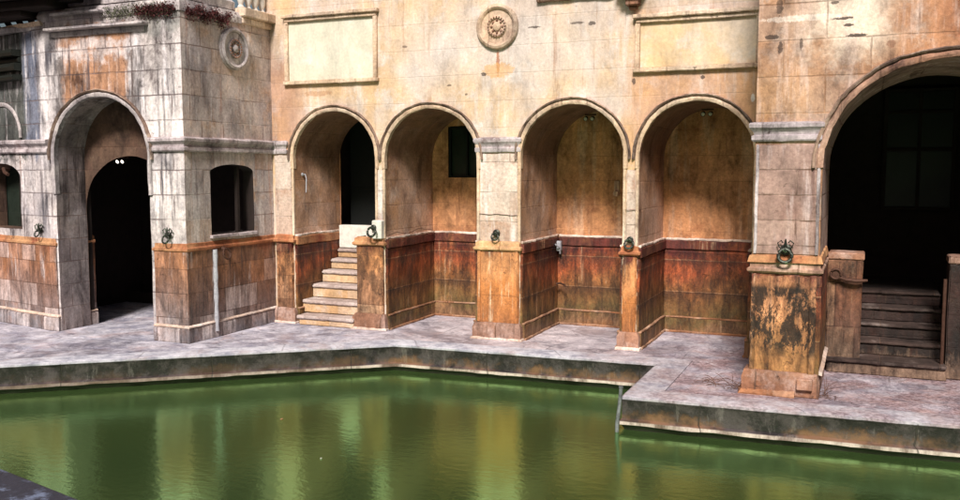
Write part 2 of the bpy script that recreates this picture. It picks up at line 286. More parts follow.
M['dadoR'] = dado('dark_stained_dado', fret=.93, con=1., jt=.5, wa=.55, top=(.16, .04, .025), hot=(.66, .30, .15), mid=(.34, .15, .06), low=(.26, .13, .045), foot=(.24, .12, .08), drip=(.68, .42, .28), dripamt=.7, darkamt=.95, dark=(.02, .012, .012), block=(.62, 3), var=.1, zred=.84)
M['plinth'] = stone('plinth_stone', con=.8, c=((.28, .15, .10), (.20, .09, .05), (.42, .30, .26)), block=(.7, 40), var=.4, mort=.8, pit=.9, bump=1.6, streak=(((.06, .03, .02), .6, .52),))
M['lime'] = stone('lime_crust', con=.8, c=((.62, .50, .44), (.50, .36, .28), (.72, .66, .62)), block=(.5, 40), var=.2, mort=.2, pit=.8, bump=1.6)
M['band'] = stone('band_stone', con=.8, c=((.34, .12, .05), (.50, .28, .14), (.22, .06, .03)), block=(.8, 40), var=.3, mort=.5, pit=.7, bump=1.4)
M['bandR'] = stone('pale_band_stone', con=.8, c=((.62, .38, .18), (.50, .24, .10), (.70, .52, .34)), block=(.8, 40), var=.3, mort=.5, pit=.7, bump=1.4)
M['step'] = stone('worn_step_stone', ((.62, .46, .30), (.56, .35, .18), (.60, .52, .46)), block=(1.1, 40), var=.3, mort=.2, pit=.5, bump=1.3)
M['tread'] = stone('worn_tread_stone', ((.52, .45, .42), (.40, .31, .28), (.60, .53, .50)), block=(1.1, 40), var=.2, mort=.2, pit=.8, bump=1.6)
M['dark'] = plain('near_black_stone', (.022, .014, .012), .95, sc=6)  # rooms and window reveal: unlit darkness put into the colour
M['darkR'] = dado('unlit_room_stone', var=.0, jt=.1, top=(.03, .012, .009), hot=(.035, .014, .010), mid=(.03, .013, .010), low=(.02, .013, .010), dripamt=.1, darkamt=.9)  # steps and right low wall darkened in colour for the unlit arch
M['door'] = plain('near_black_joinery', (.005, .006, .005), .8, sc=8)  # niche doorway's unlit inside put into the colour; a window frame shares it
M['glass'] = plain('old_window_glass', (.018, .026, .020), .15, sc=4, bump=.1)
M['bronze'] = plain('green_black_bronze', (.05, .055, .045), .45, .8, sc=40)
M['iron'] = plain('rusted_iron', (.10, .05, .035), .7, .6, sc=30)
M['lead'] = plain('grey_lead', (.42, .42, .46), .6, .2, sc=16)
M['pipe'] = plain('weathered_grey_pipe', (.20, .20, .22), .6, .3, sc=14, amt=.8)
M['white'] = plain('white_plaster_block', (.66, .62, .56), .8, sc=12, amt=.3)
M['lamp'] = plain('lamp_glass', (.9, .88, .8), .4, emit=((1, .9, .8), 2.5))
M['lampoff'] = plain('dull_lamp_glass', (.45, .38, .32), .4)
M['leaf'] = plain('dark_red_leaf', (.085, .018, .018), .7, sc=9, amt=.7)
M['moss'] = plain('grey_green_moss', (.12, .13, .07), .95, sc=30, amt=.7)
M['twig'] = plain('dry_twig', (.16, .09, .07), .9)
M['mouldR'] = stone('stained_moulding_stone', ((.36, .22, .16), (.28, .15, .10), (.46, .34, .28)), con=1., block=(.4, 40), var=.35, mort=.6, pit=.9, streak=(((.06, .03, .03), .8, .5),), bump=1.5)
M['glassR'] = plain('dark_old_glass', (.006, .009, .007), .35, sc=4, bump=.1)
M['paving'] = paving(); M['kerb'] = kerbmat(); M['water'] = watermat()

# ---------------------------------------------------------------- mesh helpers
def rough_pt(p, amp):
    q = Vector(p)
    v = noise.noise_vector(q*2.1)*amp + noise.noise_vector(q*9.0)*(amp*.7) + noise.noise_vector(q*21.0)*(amp*.5)
    return q + v
def link(name, bm, mat, parent=None, amp=.004, angle=32):
    for v in bm.verts: v.co = rough_pt(v.co, amp)
    me = bpy.data.meshes.new(name); bm.to_mesh(me); bm.free()
    me.materials.append(mat); me.polygons.foreach_set('use_smooth', [True]*len(me.polygons))
    me.set_sharp_from_angle(angle=R(angle))
    o = bpy.data.objects.new(name, me); COL.objects.link(o)
    if parent: o.parent = parent
    return o
def tag(o, label=None, cat=None, group=None, kind=None):
    for k, v in (('label', label), ('category', cat), ('group', group), ('kind', kind)):
        if v: o[k] = v
    return o
def empty(name, label, cat, group=None, loc=(0, 0, 0)):
    o = bpy.data.objects.new(name, None); o.empty_display_size = .1; COL.objects.link(o); o.location = loc
    return tag(o, label, cat, group)
def samples(a, b, seg, ch):
    n = max(1, int(round(abs(b-a)/seg))); L = [a+(b-a)*i/n for i in range(n+1)]
    if abs(b-a) > 3*ch: L = [a, a+ch] + [t for t in L[1:-1] if a+1.5*ch < t < b-1.5*ch] + [b-ch, b]
    return L
def gbox(bm, x0, x1, y0, y1, z0, z1, seg=.09, ch=.012, chip=1.0, M4=None):
    """box with a gridded skin and worn, chipped arrises"""
    A = [samples(*p, seg, ch) for p in ((x0, x1), (y0, y1), (z0, z1))]
    V = {}
    def vert(i, j, k):
        key = (i, j, k)
        if key in V: return V[key]
        p = [A[0][i], A[1][j], A[2][k]]; e = [(-1 if t == 0 else 1 if t == len(A[a])-1 else 0) for a, t in enumerate(key)]
        ne = sum(1 for t in e if t)
        if ne >= 2:
            q = Vector(p); r = ch*(.45 + chip*max(0, noise.noise(q*5.3)*1.6 + noise.noise(q*17)*1.1))
            lim = min(abs(x1-x0), abs(y1-y0), abs(z1-z0))*.3
            for a in range(3):
                if e[a]: p[a] -= e[a]*min(r, lim)
        V[key] = bm.verts.new(M4 @ Vector(p) if M4 else p); return V[key]
    n = [len(a)-1 for a in A]
    for a in range(3):
        b, c = (a+1) % 3, (a+2) % 3
        for side in (0, n[a]):
            for i in range(n[b]):
                for j in range(n[c]):
                    q = []
                    for di, dj in ((0, 0), (1, 0), (1, 1), (0, 1)):
                        k = [0, 0, 0]; k[a] = side; k[b] = i+di; k[c] = j+dj; q.append(vert(*k))
                    if side == 0: q.reverse()
                    try: bm.faces.new(q)
                    except ValueError: pass
def strip(bm, rings, closed=False, caps=False):
    vv = [[bm.verts.new(p) for p in r] for r in rings]
    for a, b in zip(vv, vv[1:]):
        n = len(a)
        for i in range(n if closed else n-1):
            j = (i+1) % n
            bm.faces.new((a[i], a[j], b[j], b[i]))
    if caps:
        bm.faces.new(vv[0][::-1]); bm.faces.new(vv[-1])
    return vv
def arch_path(cx, half, spring, rise, zlow, n=26, seg=.12):
    pts = []
    m = max(1, int((spring-zlow)/seg))
    for i in range(m): pts.append((cx-half, zlow+(spring-zlow)*i/m, -1, 0))
    for i in range(n+1):
        a = math.pi - math.pi*i/n
        x, z = math.cos(a)*half, math.sin(a)*rise
        nn = Vector((math.cos(a)/half, math.sin(a)/max(rise, .01))).normalized()
        pts.append((cx+x, spring+z, nn.x, nn.y))
    for i in range(m): pts.append((cx+half, spring-(spring-zlow)*(i+1)/m, 1, 0))
    return pts
def arch_strip(bm, path, prof, to3):
    """prof: list of (radial offset, outward offset); to3 maps (u, z, out) to space"""
    rings = []
    for (x, z, nx, nz) in path:
        rings.append([to3(x+nx*a, z+nz*a, b) for a, b in prof])
    strip(bm, rings)
def arch_wall(bm, u0, u1, zb, zt, ops, to3, seg=.11, rows=34):
    """sheet with arched openings; ops = (centre, half, spring, rise, sill)"""
    us = set(round(u, 4) for u in samples(u0, u1, seg, .001))
    for c, h, s, r, sill in ops:
        for i in range(21):
            us.add(round(c - h*math.cos(math.pi*i/20), 4))
        for s_ in (-1, 1): us.add(round(c+s_*(h+.0005), 4))
    us = sorted(u for u in us if u0-1e-6 <= u <= u1+1e-6)
    def cut(u):
        for c, h, s, r, sill in ops:
            if abs(u-c) <= h+1e-4: return s + r*math.sqrt(max(0, 1-((u-c)/h)**2)), sill
        return None
    def column(u, a, b, n): return [to3(u, a+(b-a)*i/n, 0) for i in range(n+1)]
    for ua, ub in zip(us, us[1:]):
        mid = cut((ua+ub)/2)
        if mid:
            za = cut(ua) or mid; zb2 = cut(ub) or mid
            strip(bm, [column(ua, za[0], zt, rows//2), column(ub, zb2[0], zt, rows//2)][::-1])
            if za[1] > zb+.01: strip(bm, [column(ua, zb, za[1], rows//2), column(ub, zb, za[1], rows//2)][::-1])
        else:
            strip(bm, [column(ua, zb, zt, rows), column(ub, zb, zt, rows)][::-1])
    bmesh.ops.remove_doubles(bm, verts=bm.verts, dist=.0006)
def sheet(bm, to3, u0, u1, v0, v1, seg=.12):
    strip(bm, [[to3(u, v) for v in samples(v0, v1, seg, .001)] for u in samples(u0, u1, seg, .001)])
def tube(bm, pts, r, n=8, closed=False):
    pts = [Vector(p) for p in pts]; rings = []
    N = len(pts)
    up = Vector((0, 0, 1))
    for i, p in enumerate(pts):
        d = (pts[(i+1) % N]-pts[i-1]) if closed else (pts[min(i+1, N-1)]-pts[max(i-1, 0)])
        d.normalize(); a = d.cross(up if abs(d.z) < .9 else Vector((1, 0, 0))).normalized(); b = d.cross(a)
        rr = r[i] if isinstance(r, (list, tuple)) else r
        rings.append([p+(a*math.cos(t)+b*math.sin(t))*rr for t in [2*math.pi*k/n for k in range(n)]])
    if closed: rings.append(rings[0])
    strip(bm, rings, closed=True, caps=not closed)
    bmesh.ops.remove_doubles(bm, verts=bm.verts, dist=1e-5)
def lathe(bm, prof, c, axis, n=40):
    """prof (radius, height along axis)"""
    axis = Vector(axis).normalized(); a = axis.cross(Vector((0, 0, 1)))
    if a.length < .1: a = axis.cross(Vector((1, 0, 0)))
    a.normalize(); b = axis.cross(a); c = Vector(c)
    strip(bm, [[c+axis*h+(a*math.cos(2*math.pi*k/n)+b*math.sin(2*math.pi*k/n))*r for k in range(n)] for r, h in prof], closed=True)
    bmesh.ops.remove_doubles(bm, verts=bm.verts, dist=1e-5)
def moulding(bm, path, prof, seg=.1):
    """horizontal moulding: path of plan points walked with the wall on the LEFT side; prof (out, z)"""
    P = [Vector(p) for p in path]; nrm = []
    ns = []
    for a, b in zip(P, P[1:]):
        d = (b-a).normalized(); ns.append(Vector((d.y, -d.x)))
    for i in range(len(P)):
        if i == 0: nrm.append(ns[0])
        elif i == len(P)-1: nrm.append(ns[-1])
        else:
            m = (ns[i-1]+ns[i]).normalized(); nrm.append(m/max(.3, m.dot(ns[i])))
    rings = []
    for i in range(len(P)-1):
        L = (P[i+1]-P[i]).length; n = max(1, int(L/seg))
        for k in range(n+(1 if i == len(P)-2 else 0)):
            t = k/n; p = P[i].lerp(P[i+1], t); q = nrm[i].lerp(nrm[i+1], t)
            if 0 < t < 1: q = ns[i]
            rings.append([(p.x+q.x*o, p.y+q.y*o, z) for o, z in prof])
    strip(bm, rings, caps=True)
B = bmesh.new
CORN = [(-.02, 2.98), (.035, 2.98), (.05, 3.0), (.048, 3.045), (.018, 3.06), (.022, 3.09), (.05, 3.12), (.075, 3.14), (.08, 3.18), (.065, 3.20), (-.02, 3.215)]
BAND = [(-.03, 1.415), (.02, 1.425), (.045, 1.445), (.045, 1.475), (.022, 1.49), (.014, 1.50), (.012, 1.55), (-.03, 1.575)]
PLIN = [(-.03, -.02), (.055, -.02), (.055, .20), (.02, .265), (-.03, .275)]
HOOD = [(-.004, -.06), (-.004, .02), (.02, .034), (.045, .034), (.058, .02), (.062, .008)]
DRIP = [(.060, -.01), (.062, .012), (.072, .045), (.090, .060), (.102, .045), (.104, -.02)]

# ================================================================ GROUND, KERB, WATER
def north_edge(x):
    if x < -.92: return -1.12 + (x+.92)*.807
    if x < 3.11: return -1.12 + (x+.92)*.055
    return -2.87 + (x-3.11)*.055
def south_edge(x): return -7.65 - .23*(x+1.4)
XL = -7.32; XR = 9.5
bm = B()
xs = sorted(set(round(x, 3) for x in samples(-30, 30, .5, .01) + samples(-8, 8, .2, .01) + [-.92, 3.109, 3.111, XL-.001, XL+.001, XR]))
def col(x, a, b, n): return [(x, a+(b-a)*i/n, 0) for i in range(n+1)]
for a, b in zip(xs, xs[1:]):
    m = (a+b)/2
    if XL < m < XR:
        ea, eb = (north_edge(a), north_edge(b)) if not (a < 3.11 < b) else (north_edge(a),)*2
        if m > 3.11: ea, eb = -2.87+(a-3.11)*.055, -2.87+(b-3.11)*.055
        strip(bm, [col(b, eb, 30, 60), col(a, ea, 30, 60)])
        strip(bm, [col(b, -40, south_edge(b), 40), col(a, -40, south_edge(a), 40)])
    else: strip(bm, [col(b, -40, 30, 90), col(a, -40, 30, 90)])
for v in bm.verts:
    if v.co.y < 2.5: v.co.z += noise.noise(v.co*.9)*.008
bmesh.ops.recalc_face_normals(bm, faces=bm.faces)
if sum(f.normal.z for f in bm.faces) < 0: bmesh.ops.reverse_faces(bm, faces=bm.faces)
tag(link('pavement', bm, M['paving'], amp=0), kind='structure')
# kerb round the pool: one course of stone with nosing and a lip at the water line
loop = [(XR, south_edge(XR)), (XL, south_edge(XL)), (-.92, -1.12), (3.11, -.898), (3.11, -2.87), (XR, -2.87+(XR-3.11)*.055)]
KP = [(-.42, .000), (-.415, .012), (-.02, .016), (.012, .004), (.02, -.02), (.0, -.06), (-.005, -.26), (.035, -.285), (.045, -.322), (.0, -.34), (-.05, -.43), (-.05, -.9)]
bm = B()
P = [Vector(p) for p in loop]; n = len(P); dirs = [(P[(i+1) % n]-P[i]).normalized() for i in range(n)]
rings = []
for i in range(n):
    a, b = P[i], P[(i+1) % n]; L = (b-a).length
    def nr(d): return Vector((d.y, -d.x))
    na = nr(dirs[i-1])+nr(dirs[i]); na = na/na.dot(nr(dirs[i])); nb = nr(dirs[i])+nr(dirs[(i+1) % n]); nb = nb/nb.dot(nr(dirs[i]))
    k = max(1, int(L/.08))
    for j in range(k):
        t = j/k; p = a.lerp(b, t); q = nr(dirs[i]); off = q
        # keep the mitre only near the corner
        ring = []
        for o, z in KP:
            oo = Vector(p)+q*o
            la = (na*o).dot(dirs[i]); lb = L+(nb*o).dot(dirs[i]); s = la+(lb-la)*t
            oo = a+dirs[i]*s+q*o
            w_ = noise.noise(Vector((oo.x*3, oo.y*3, z*9)))*.014 + noise.noise(Vector((oo.x*11, oo.y*11, z*20)))*.008
            if z < -.01: oo = oo+q*w_
            ring.append((oo.x, oo.y, z + (noise.noise(Vector((oo.x*4, oo.y*4, z)))*.012 if z < -.2 and z > -.4 else 0)))
        rings.append(ring)
rings.append(rings[0]); strip(bm, rings)
bmesh.ops.recalc_face_normals(bm, faces=bm.faces)
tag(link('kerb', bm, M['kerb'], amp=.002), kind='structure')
bm = B()
sheet(bm, lambda u, v: (u, v, -.40), -9, 11, -11, 1, .5)
tag(link('water', bm, M['water'], amp=0), kind='structure')

# unseen walls added behind and beside the viewer to cut low sky light
cw = empty('sky_block_wall', 'unseen plain tall wall added on the viewer side to cut low sky light', 'wall')
bm = B(); gbox(bm, -15, 15, -20.6, -20, -.1, 6.5, 1.5); gbox(bm, 14.4, 15, -20, -2.2, -.1, 6.5, 1.5); gbox(bm, -15, -14.4, -20, -2.2, -.1, 6.5, 1.5)
link('wall', bm, M['right'], cw, 0)
# ================================================================ MAIN ARCADE WALL
wall = empty('arcade_wall', 'long honey stone wall with four round arched niches behind the pool', 'wall')
N_ = [(-2.69, .82, 2.90, .80, 1.50), (-.85, .84, 2.90, .80, 1.80), (1.55, .82, 2.90, .80, 1.80), (3.42, .82, 2.90, .80, 1.80)]
front = lambda u, z, o: (u, -o, z)
bm = B(); arch_wall(bm, -4.05, 4.6, 0, 6.6, [(c, h, s, r, 0) for c, h, s, r, d in N_], front, rows=60)
link('wall_face', bm, M['main'], wall, .006)
bm = B(); gbox(bm, -3.72, 12, .15, 5.5, 6.3, 6.7, seg=1); gbox(bm, -12, 12, 5.2, 5.5, 0, 5.0, seg=1); gbox(bm, -3.72, 12, 5.0, 5.3, 5.0, 6.4, seg=1)
gbox(bm, -12, -3.7, .1, 5.3, 4.9, 5.1, seg=1); gbox(bm, -3.72, -3.5, .1, 5.1, 4.9, 6.4, seg=1); gbox(bm, -12, -11.7, -2, 5.3, 0, 5.0, seg=1); gbox(bm, 11.7, 12, -2, 5.3, 0, 6.4, seg=1)
link('outer_walls', bm, M['main'], wall, .0)
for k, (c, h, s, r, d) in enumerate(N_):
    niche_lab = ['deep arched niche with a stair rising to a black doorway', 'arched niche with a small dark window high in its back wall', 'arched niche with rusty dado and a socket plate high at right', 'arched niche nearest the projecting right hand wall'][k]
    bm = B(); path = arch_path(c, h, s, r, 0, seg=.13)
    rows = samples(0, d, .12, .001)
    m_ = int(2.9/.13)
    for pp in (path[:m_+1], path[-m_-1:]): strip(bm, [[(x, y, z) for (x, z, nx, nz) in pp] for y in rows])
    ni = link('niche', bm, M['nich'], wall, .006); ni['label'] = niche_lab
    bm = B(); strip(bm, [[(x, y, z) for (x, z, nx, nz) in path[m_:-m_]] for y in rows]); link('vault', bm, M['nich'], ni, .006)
    bw = lambda u, z, o: (u, d-o, z)
    bm = B()
    if k == 0:      # doorway fills the right two thirds of the back wall
        gap = .62
        strip(bm, [[(u, d, z) for z in samples(0, 1.25, .13, .001)] for u in samples(c-h, c+h, .13, .001)])
        arch_wall(bm, c-h, c+h, 1.25, 3.75, [(-2.87, .625, 3.03, .62, 1.3)], bw, rows=20)
    elif k == 1:
        arch_wall(bm, c-h, c+h, 0, 3.8, [(-1.01, .36, 3.48, .02, 2.56)], bw, rows=24)
    else:
        sheet(bm, lambda u, v: (u, d, v), c-h, c+h, 0, 3.8, .13)
    link('back_wall', bm, M['nback'], ni, .006)
    # arch hood mould with a slim bead running down the jambs
    bm = B(); p2 = arch_path(c, h, s, r, 2.72 if k in (1, 2) else 2.72, n=44, seg=.1)
    arch_strip(bm, p2, HOOD, lambda u, z, o: front(u, z, o))
    bmesh.ops.recalc_face_normals(bm, faces=bm.faces)
    hm = link('hood_mould', bm, M['mould'], wall, .011)
    bm = B(); arch_strip(bm, arch_path(c, h, s, r, 2.86, n=44, seg=.1), DRIP, lambda u, z, o: front(u, z, o)); bmesh.ops.recalc_face_normals(bm, faces=bm.faces)
    link('drip_edge', bm, M['drip'], hm, .012)
    bm = B()
    for sx in (-1, 1):
        xx = c+sx*(h+.018)
        if k == 0 and sx > 0: gbox(bm, xx-.022, xx+.022, -.022, .02, 1.55, 2.74, .12, .006)
        else: gbox(bm, xx-.022, xx+.022, -.022, .02, 1.55, 2.74, .12, .006)
    link('jamb_bead', bm, M['mould'], wall, .003)
    # dado on the niche walls
    xl, xr = c-h, c+h
    def dd(bm, z0, z1, t, lip=0):
        gbox(bm, xl-.02, xl+t, .0, d, z0, z1, .14, .012)
        if k: gbox(bm, xl+t, xr-t, d-t, d+.02, z0, z1, .14, .012)
        gbox(bm, xr-t, xr+.02, .0, d, z0, z1, .14, .012)
    bm = B(); dd(bm, 0, 1.38, .035); dn = link('dado', bm, M['dadoN'], ni, .006)
    bm = B(); dd(bm, 1.385, 1.535, .06); link('dado_cap', bm, M['band' if k == 0 else 'dadoN'], dn, .008)
    bm = B()
    for (x0, x1, y0, y1) in ([(xl-.01, xl+.055, 0, d)] + ([(xl+.05, xr-.05, d-.055, d+.01)] if k else []) + [(xr-.055, xr+.01, 0, d)]):
        gbox(bm, x0, x1, y0, y1, 1.537, 1.575, .05, .016, 2.0)
    link('lime_ledge', bm, M['lime'], dn, .012)
    bm = B(); dd(bm, 0, .245, .07); 
    link('plinth', bm, M['dadoN'], dn, .006)
    bm = B()
    for (x0, x1, y0, y1) in ([(xl, xl+.078, .0, d)] + ([(xl+.078, xr-.078, d-.078, d)] if k else []) + [(xr-.078, xr, 0, d)]):
        gbox(bm, x0, x1, y0, y1, .247, .272, .06, .01, 1.6)
        gbox(bm, x0-.001 if x0 < c else x0-.03, x1+.03 if x0 < c and x1 < c else x1, y0 if y1-y0 > 1 else y0-.03, y1, -.01, .035, .05, .016, 2.5)
    link('plinth_edge', bm, M['limeB'], dn, .010)
# black space behind doorway, window recess
bm = B(); gbox(bm, -3.7, -1.7, 3.3, 3.4, 0, 4, .5)
gbox(bm, -3.8, -3.7, 1.52, 3.4, 0, 4, .5); gbox(bm, -1.75, -1.68, 1.85, 3.4, 0, 4, .5); gbox(bm, -3.8, -1.7, 1.55, 3.4, 3.78, 3.88, .5); gbox(bm, -3.7, -1.75, 1.55, 3.3, 1.15, 1.25, .5)
link('passage', bm, M['dark'], wall, .003)
bm = B(); gbox(bm, -1.38, -.64, 1.90, 1.93, 2.5, 3.55, .3)
pw = link('window', bm, M['glass'], wall, .001)
bm = B()
for a in ((-1.375, -1.335, 2.555, 3.485), (-.685, -.645, 2.555, 3.485), (-1.335, -.685, 2.555, 2.595), (-1.335, -.685, 3.44, 3.485), (-1.03, -.995, 2.595, 3.44)):
    gbox(bm, a[0], a[1], 1.83, 1.88, a[2], a[3], .3, .004)
link('frame', bm, M['door'], pw, .001)
# doorway in niche one: set-back door leaf, coloured black for the unlit inside, stone sill
bm = B(); gbox(bm, -3.55, -2.1, 1.94, 1.99, 1.28, 3.72, .25, .006); gbox(bm, -2.88, -2.85, 1.925, 1.945, 1.3, 3.6, .3, .004)
gbox(bm, -3.5, -2.15, 1.925, 1.945, 2.3, 2.36, .3, .004)
dr = link('door', bm, M['door'], wall, .002)
bm = B(); gbox(bm, -3.46, -2.0, 1.36, 1.56, 1.23, 1.66, .08, .012); link('door_sill', bm, M['white'], wall, .005)

# piers between the niches: upper shaft skin, band, pedestal, plinth
def pedestal(x0, x1, yf, mat, panel=True, band='band', xoff=0):
    bm = B(); gbox(bm, x0+.005, x1-.005, yf, yf+.3, 0, 1.425, .07, .018, 2.2)
    p = link('pedestal', bm, mat, wall, .006)
    if panel:
        bm = B(); w_ = .06
        gbox(bm, x0+.01, x0+.01+w_, yf-.014, yf+.01, .27, 1.42, .1, .008); gbox(bm, x1-.01-w_, x1-.01, yf-.014, yf+.01, .27, 1.42, .1, .008)
        link('panel_edge', bm, mat, p, .004)
    bm = B(); moulding(bm, [(x0-.005, yf+.3), (x0-.005, yf), (x1+.005, yf), (x1+.005, yf+.3)], BAND); bmesh.ops.recalc_face_normals(bm, faces=bm.faces)
    link('band', bm, M[band], p, .006)
    bm = B(); moulding(bm, [(x0, yf+.29), (x0, yf), (x1, yf), (x1, yf+.29)], PLIN); bmesh.ops.recalc_face_normals(bm, faces=bm.faces)
    link('plinth', bm, M['plinth'], p, .010)
    bm = B(); moulding(bm, [(x0, yf+.28), (x0, yf), (x1, yf), (x1, yf+.28)], [(.03, -.01), (.085, -.01), (.075, .03), (.04, .045)], .05); bmesh.ops.recalc_face_normals(bm, faces=bm.faces)
    link('lime_crust', bm, M['lime'], p, .016)
    return p
pedestal(.0, .72, -.05, M['dadoP'], band='bandR')
pedestal(2.375, 2.60, -.04, M['dadoP'], panel=False)
pedestal(-2.24, -1.715, -.05, M['dado'], panel=False)
pedestal(-3.88, -3.53, -.04, M['dado'], panel=True)
# upper shafts set a little proud in paler stone
for (x0, x1) in ((.04, .68), (2.42, 2.555), (-1.83, -1.73), (-3.9, -3.56)):
    bm = B(); gbox(bm, x0, x1, -.014, .05, 1.56, 2.96 if x1-x0 > .3 else 2.70, .08, .010, 2.0); link('pier', bm, M['pier'], wall, .004)
bm = B(); moulding(bm, [(-.0, .05), (-.0, -.01), (.70, -.01), (.70, .05)], [(o*.7, z) for o, z in CORN]); bmesh.ops.recalc_face_normals(bm, faces=bm.faces)
link('impost_cornice', bm, M['cornice'], wall, .008)
bm = B(); moulding(bm, [(-4.0, -.01), (-3.66, -.01), (-3.66, .05)], [(o*.7, z) for o, z in CORN]); bmesh.ops.recalc_face_normals(bm, faces=bm.faces)
link('impost_cornice', bm, M['cornice'], wall, .008)
# framed panels
def panel(x0, x1, z0, z1, mat, parent, y=0, sill=.05):
    bm = B(); gbox(bm, x0+.07, x1-.07, y-.006, y+.05, z0+.06, z1-.09, .15, .004)
    p = link('panel', bm, mat, parent, .002)
    bm = B()
    gbox(bm, x0, x0+.075, y-.055, y+.02, z0+.055, z1-.09, .1, .008); gbox(bm, x1-.075, x1, y-.055, y+.02, z0+.055, z1-.09, .1, .008)
    gbox(bm, x0-.02, x1+.02, y-.075, y+.02, z0-.01, z0+.055, .1, .010)
    gbox(bm, x0+.01, x1-.01, y-.06, y+.02, z1-.09, z1-.03, .1, .008); gbox(bm, x0-.03, x1+.03, y-.105, y+.02, z1-.03, z1+.03, .1, .010)
    link('frame', bm, M['mould'], p, .005); return p
panel(-3.63, -1.80, 4.17, 5.32, M['render'], wall)['label'] = 'blank cream rendered panel in a moulded stone frame'
panel(2.52, 4.30, 4.13, 4.92, M['render2'], wall)['label'] = 'low honey stone panel in a moulded frame near the right hand wall'
def rosette(c, ax, parent, sx=1):
    bm = B()
    lathe(bm, [(.345, -.02), (.35, .035), (.335, .06), (.30, .075), (.275, .06), (.26, .03), (.19, .022), (.165, .03), (.155, .055), (.125, .06), (.12, .035), (.07, .03), (.065, .06), (.03, .085), (.0, .09)], c, ax, 48)
    md = link('medallion', bm, M['mould' if abs(ax[1]) > .5 else 'mouldL'], parent, .003)
    bm = B(); axv = Vector(ax); a = axv.cross(Vector((0, 0, 1))).normalized(); b = Vector((0, 0, 1))
    for i in range(20):
        t = 2*math.pi*i/20; lathe(bm, [(.016, -.01), (.014, .012), (0, .02)], Vector(c)+axv*.058+(a*math.cos(t)+b*math.sin(t))*.142, ax, 6)
    for i in range(8):
        t = 2*math.pi*i/8; lathe(bm, [(.022, 0), (.018, .02), (0, .03)], Vector(c)+axv*.033+(a*math.cos(t)+b*math.sin(t))*.092, ax, 6)
    bmesh.ops.recalc_face_normals(bm, faces=bm.faces)
    link('beading', bm, M['plinth'], md, .002); return md
rosette((.34, -.005, 4.92), (0, -1, 0), wall)['label'] = 'round carved stone medallion between two arches'
bm = B()
for i, (hw, z0, z1, o) in enumerate(((.06, 5.02, 5.08, .08), (.10, 5.08, 5.2, .15), (.16, 5.2, 5.34, .24), (.22, 5.34, 5.42, .3))): gbox(bm, 2.49-hw, 2.49+hw, -o, .02, z0, z1, .06, .012)
link('corbel', bm, M['plinth'], wall, .006)
bm = B(); moulding(bm, [(1.0, .0), (2.2, .0)], [(-.02, 5.235), (.07, 5.25), (.10, 5.30), (.02, 5.36), (-.02, 5.36)]); bmesh.ops.recalc_face_normals(bm, faces=bm.faces)
link('string_course', bm, M['plinth'], wall, .015)
# lead socket plate in niche three
bm = B(); gbox(bm, 1.76, 1.85, 1.77, 1.80, 2.30, 2.52, .06, .006); lathe(bm, [(.05, 0), (.045, .05), (0, .055)], (1.80, 1.765, 2.30), (0, -1, 0), 14)
link('wall_plate', bm, M['nich'], wall, .003)
bm = B(); gbox(bm, -1.88, -1.70, -.13, .10, 1.55, 1.86, .06, .012); link('plaster_block', bm, M['white'], wall, .004)

# ================================================================ STAIR IN NICHE ONE
st = empty('stone_stair', 'six worn stone steps climbing to the black doorway in the left niche', 'stairs', loc=(-2.7, 0, 0))
zt = [.17, .40, .64, .86, 1.05, 1.22]; yn = [-.17, .12, .44, .76, 1.06, 1.30]
for i in range(6):
    z0 = 0 if i == 0 else zt[i-1]
    bm = B(); gbox(bm, -3.36 if i == 0 else -3.475, -2.26 if i < 1 else -1.93, yn[i]+.035, yn[i+1]+.05 if i < 5 else 1.5, z0-.0+.002, zt[i]-.072, .09, .012, 1.4)
    sp = link('step', bm, M['step'], None, .006); sp.parent = st; sp.location = (2.7, 0, 0)
    bm = B(); gbox(bm, -3.40 if i == 0 else -3.472, -2.255 if i < 1 else -1.93, yn[i], yn[i+1]+.04 if i < 5 else 1.5, zt[i]-.07, zt[i], .06, .022, 3.0)
    t = link('tread', bm, M['tread'], sp, .008)

# ================================================================ LEFT BLOCK
lb = empty('corner_building', 'pale grey weathered stone block with large dark arch at the left of the pool', 'building', loc=(0, 0, 0))
YL = -2.25; XC = -3.95; XK = -6.86
lf = lambda u, z, o: (u, YL-o, z)
bm = B(); arch_wall(bm, XK, XC, 0, 5.12, [(-5.655, 1.005, 2.90, .98, 0)], lf, rows=52)
link('wall', bm, M['left'], lb, .007)
bm = B()
rs = lambda u, z, o: (XC+o, u, z)
arch_wall(bm, YL, .02, 0, 5.12, [(-1.11, .55, 2.66, .13, 1.66)], rs, rows=52)
bmesh.ops.recalc_face_normals(bm, faces=bm.faces)
link('side_wall', bm, M['leftside'], lb, .007)
# canted wing further left
A0 = Vector((XK, YL)); dv = Vector((-1, .20)).normalized(); nv = Vector((-.196, -.98))
def cant(u, z, o): p = A0+dv*u+nv*o; return (p.x, p.y, z)
bm = B(); arch_wall(bm, 0, 4.6, 0, 5.12, [(1.45, .62, 2.55, .26, 1.68)], cant, rows=52)
bmesh.ops.reverse_faces(bm, faces=bm.faces)
link('canted_wall', bm, M['left'], lb, .007)
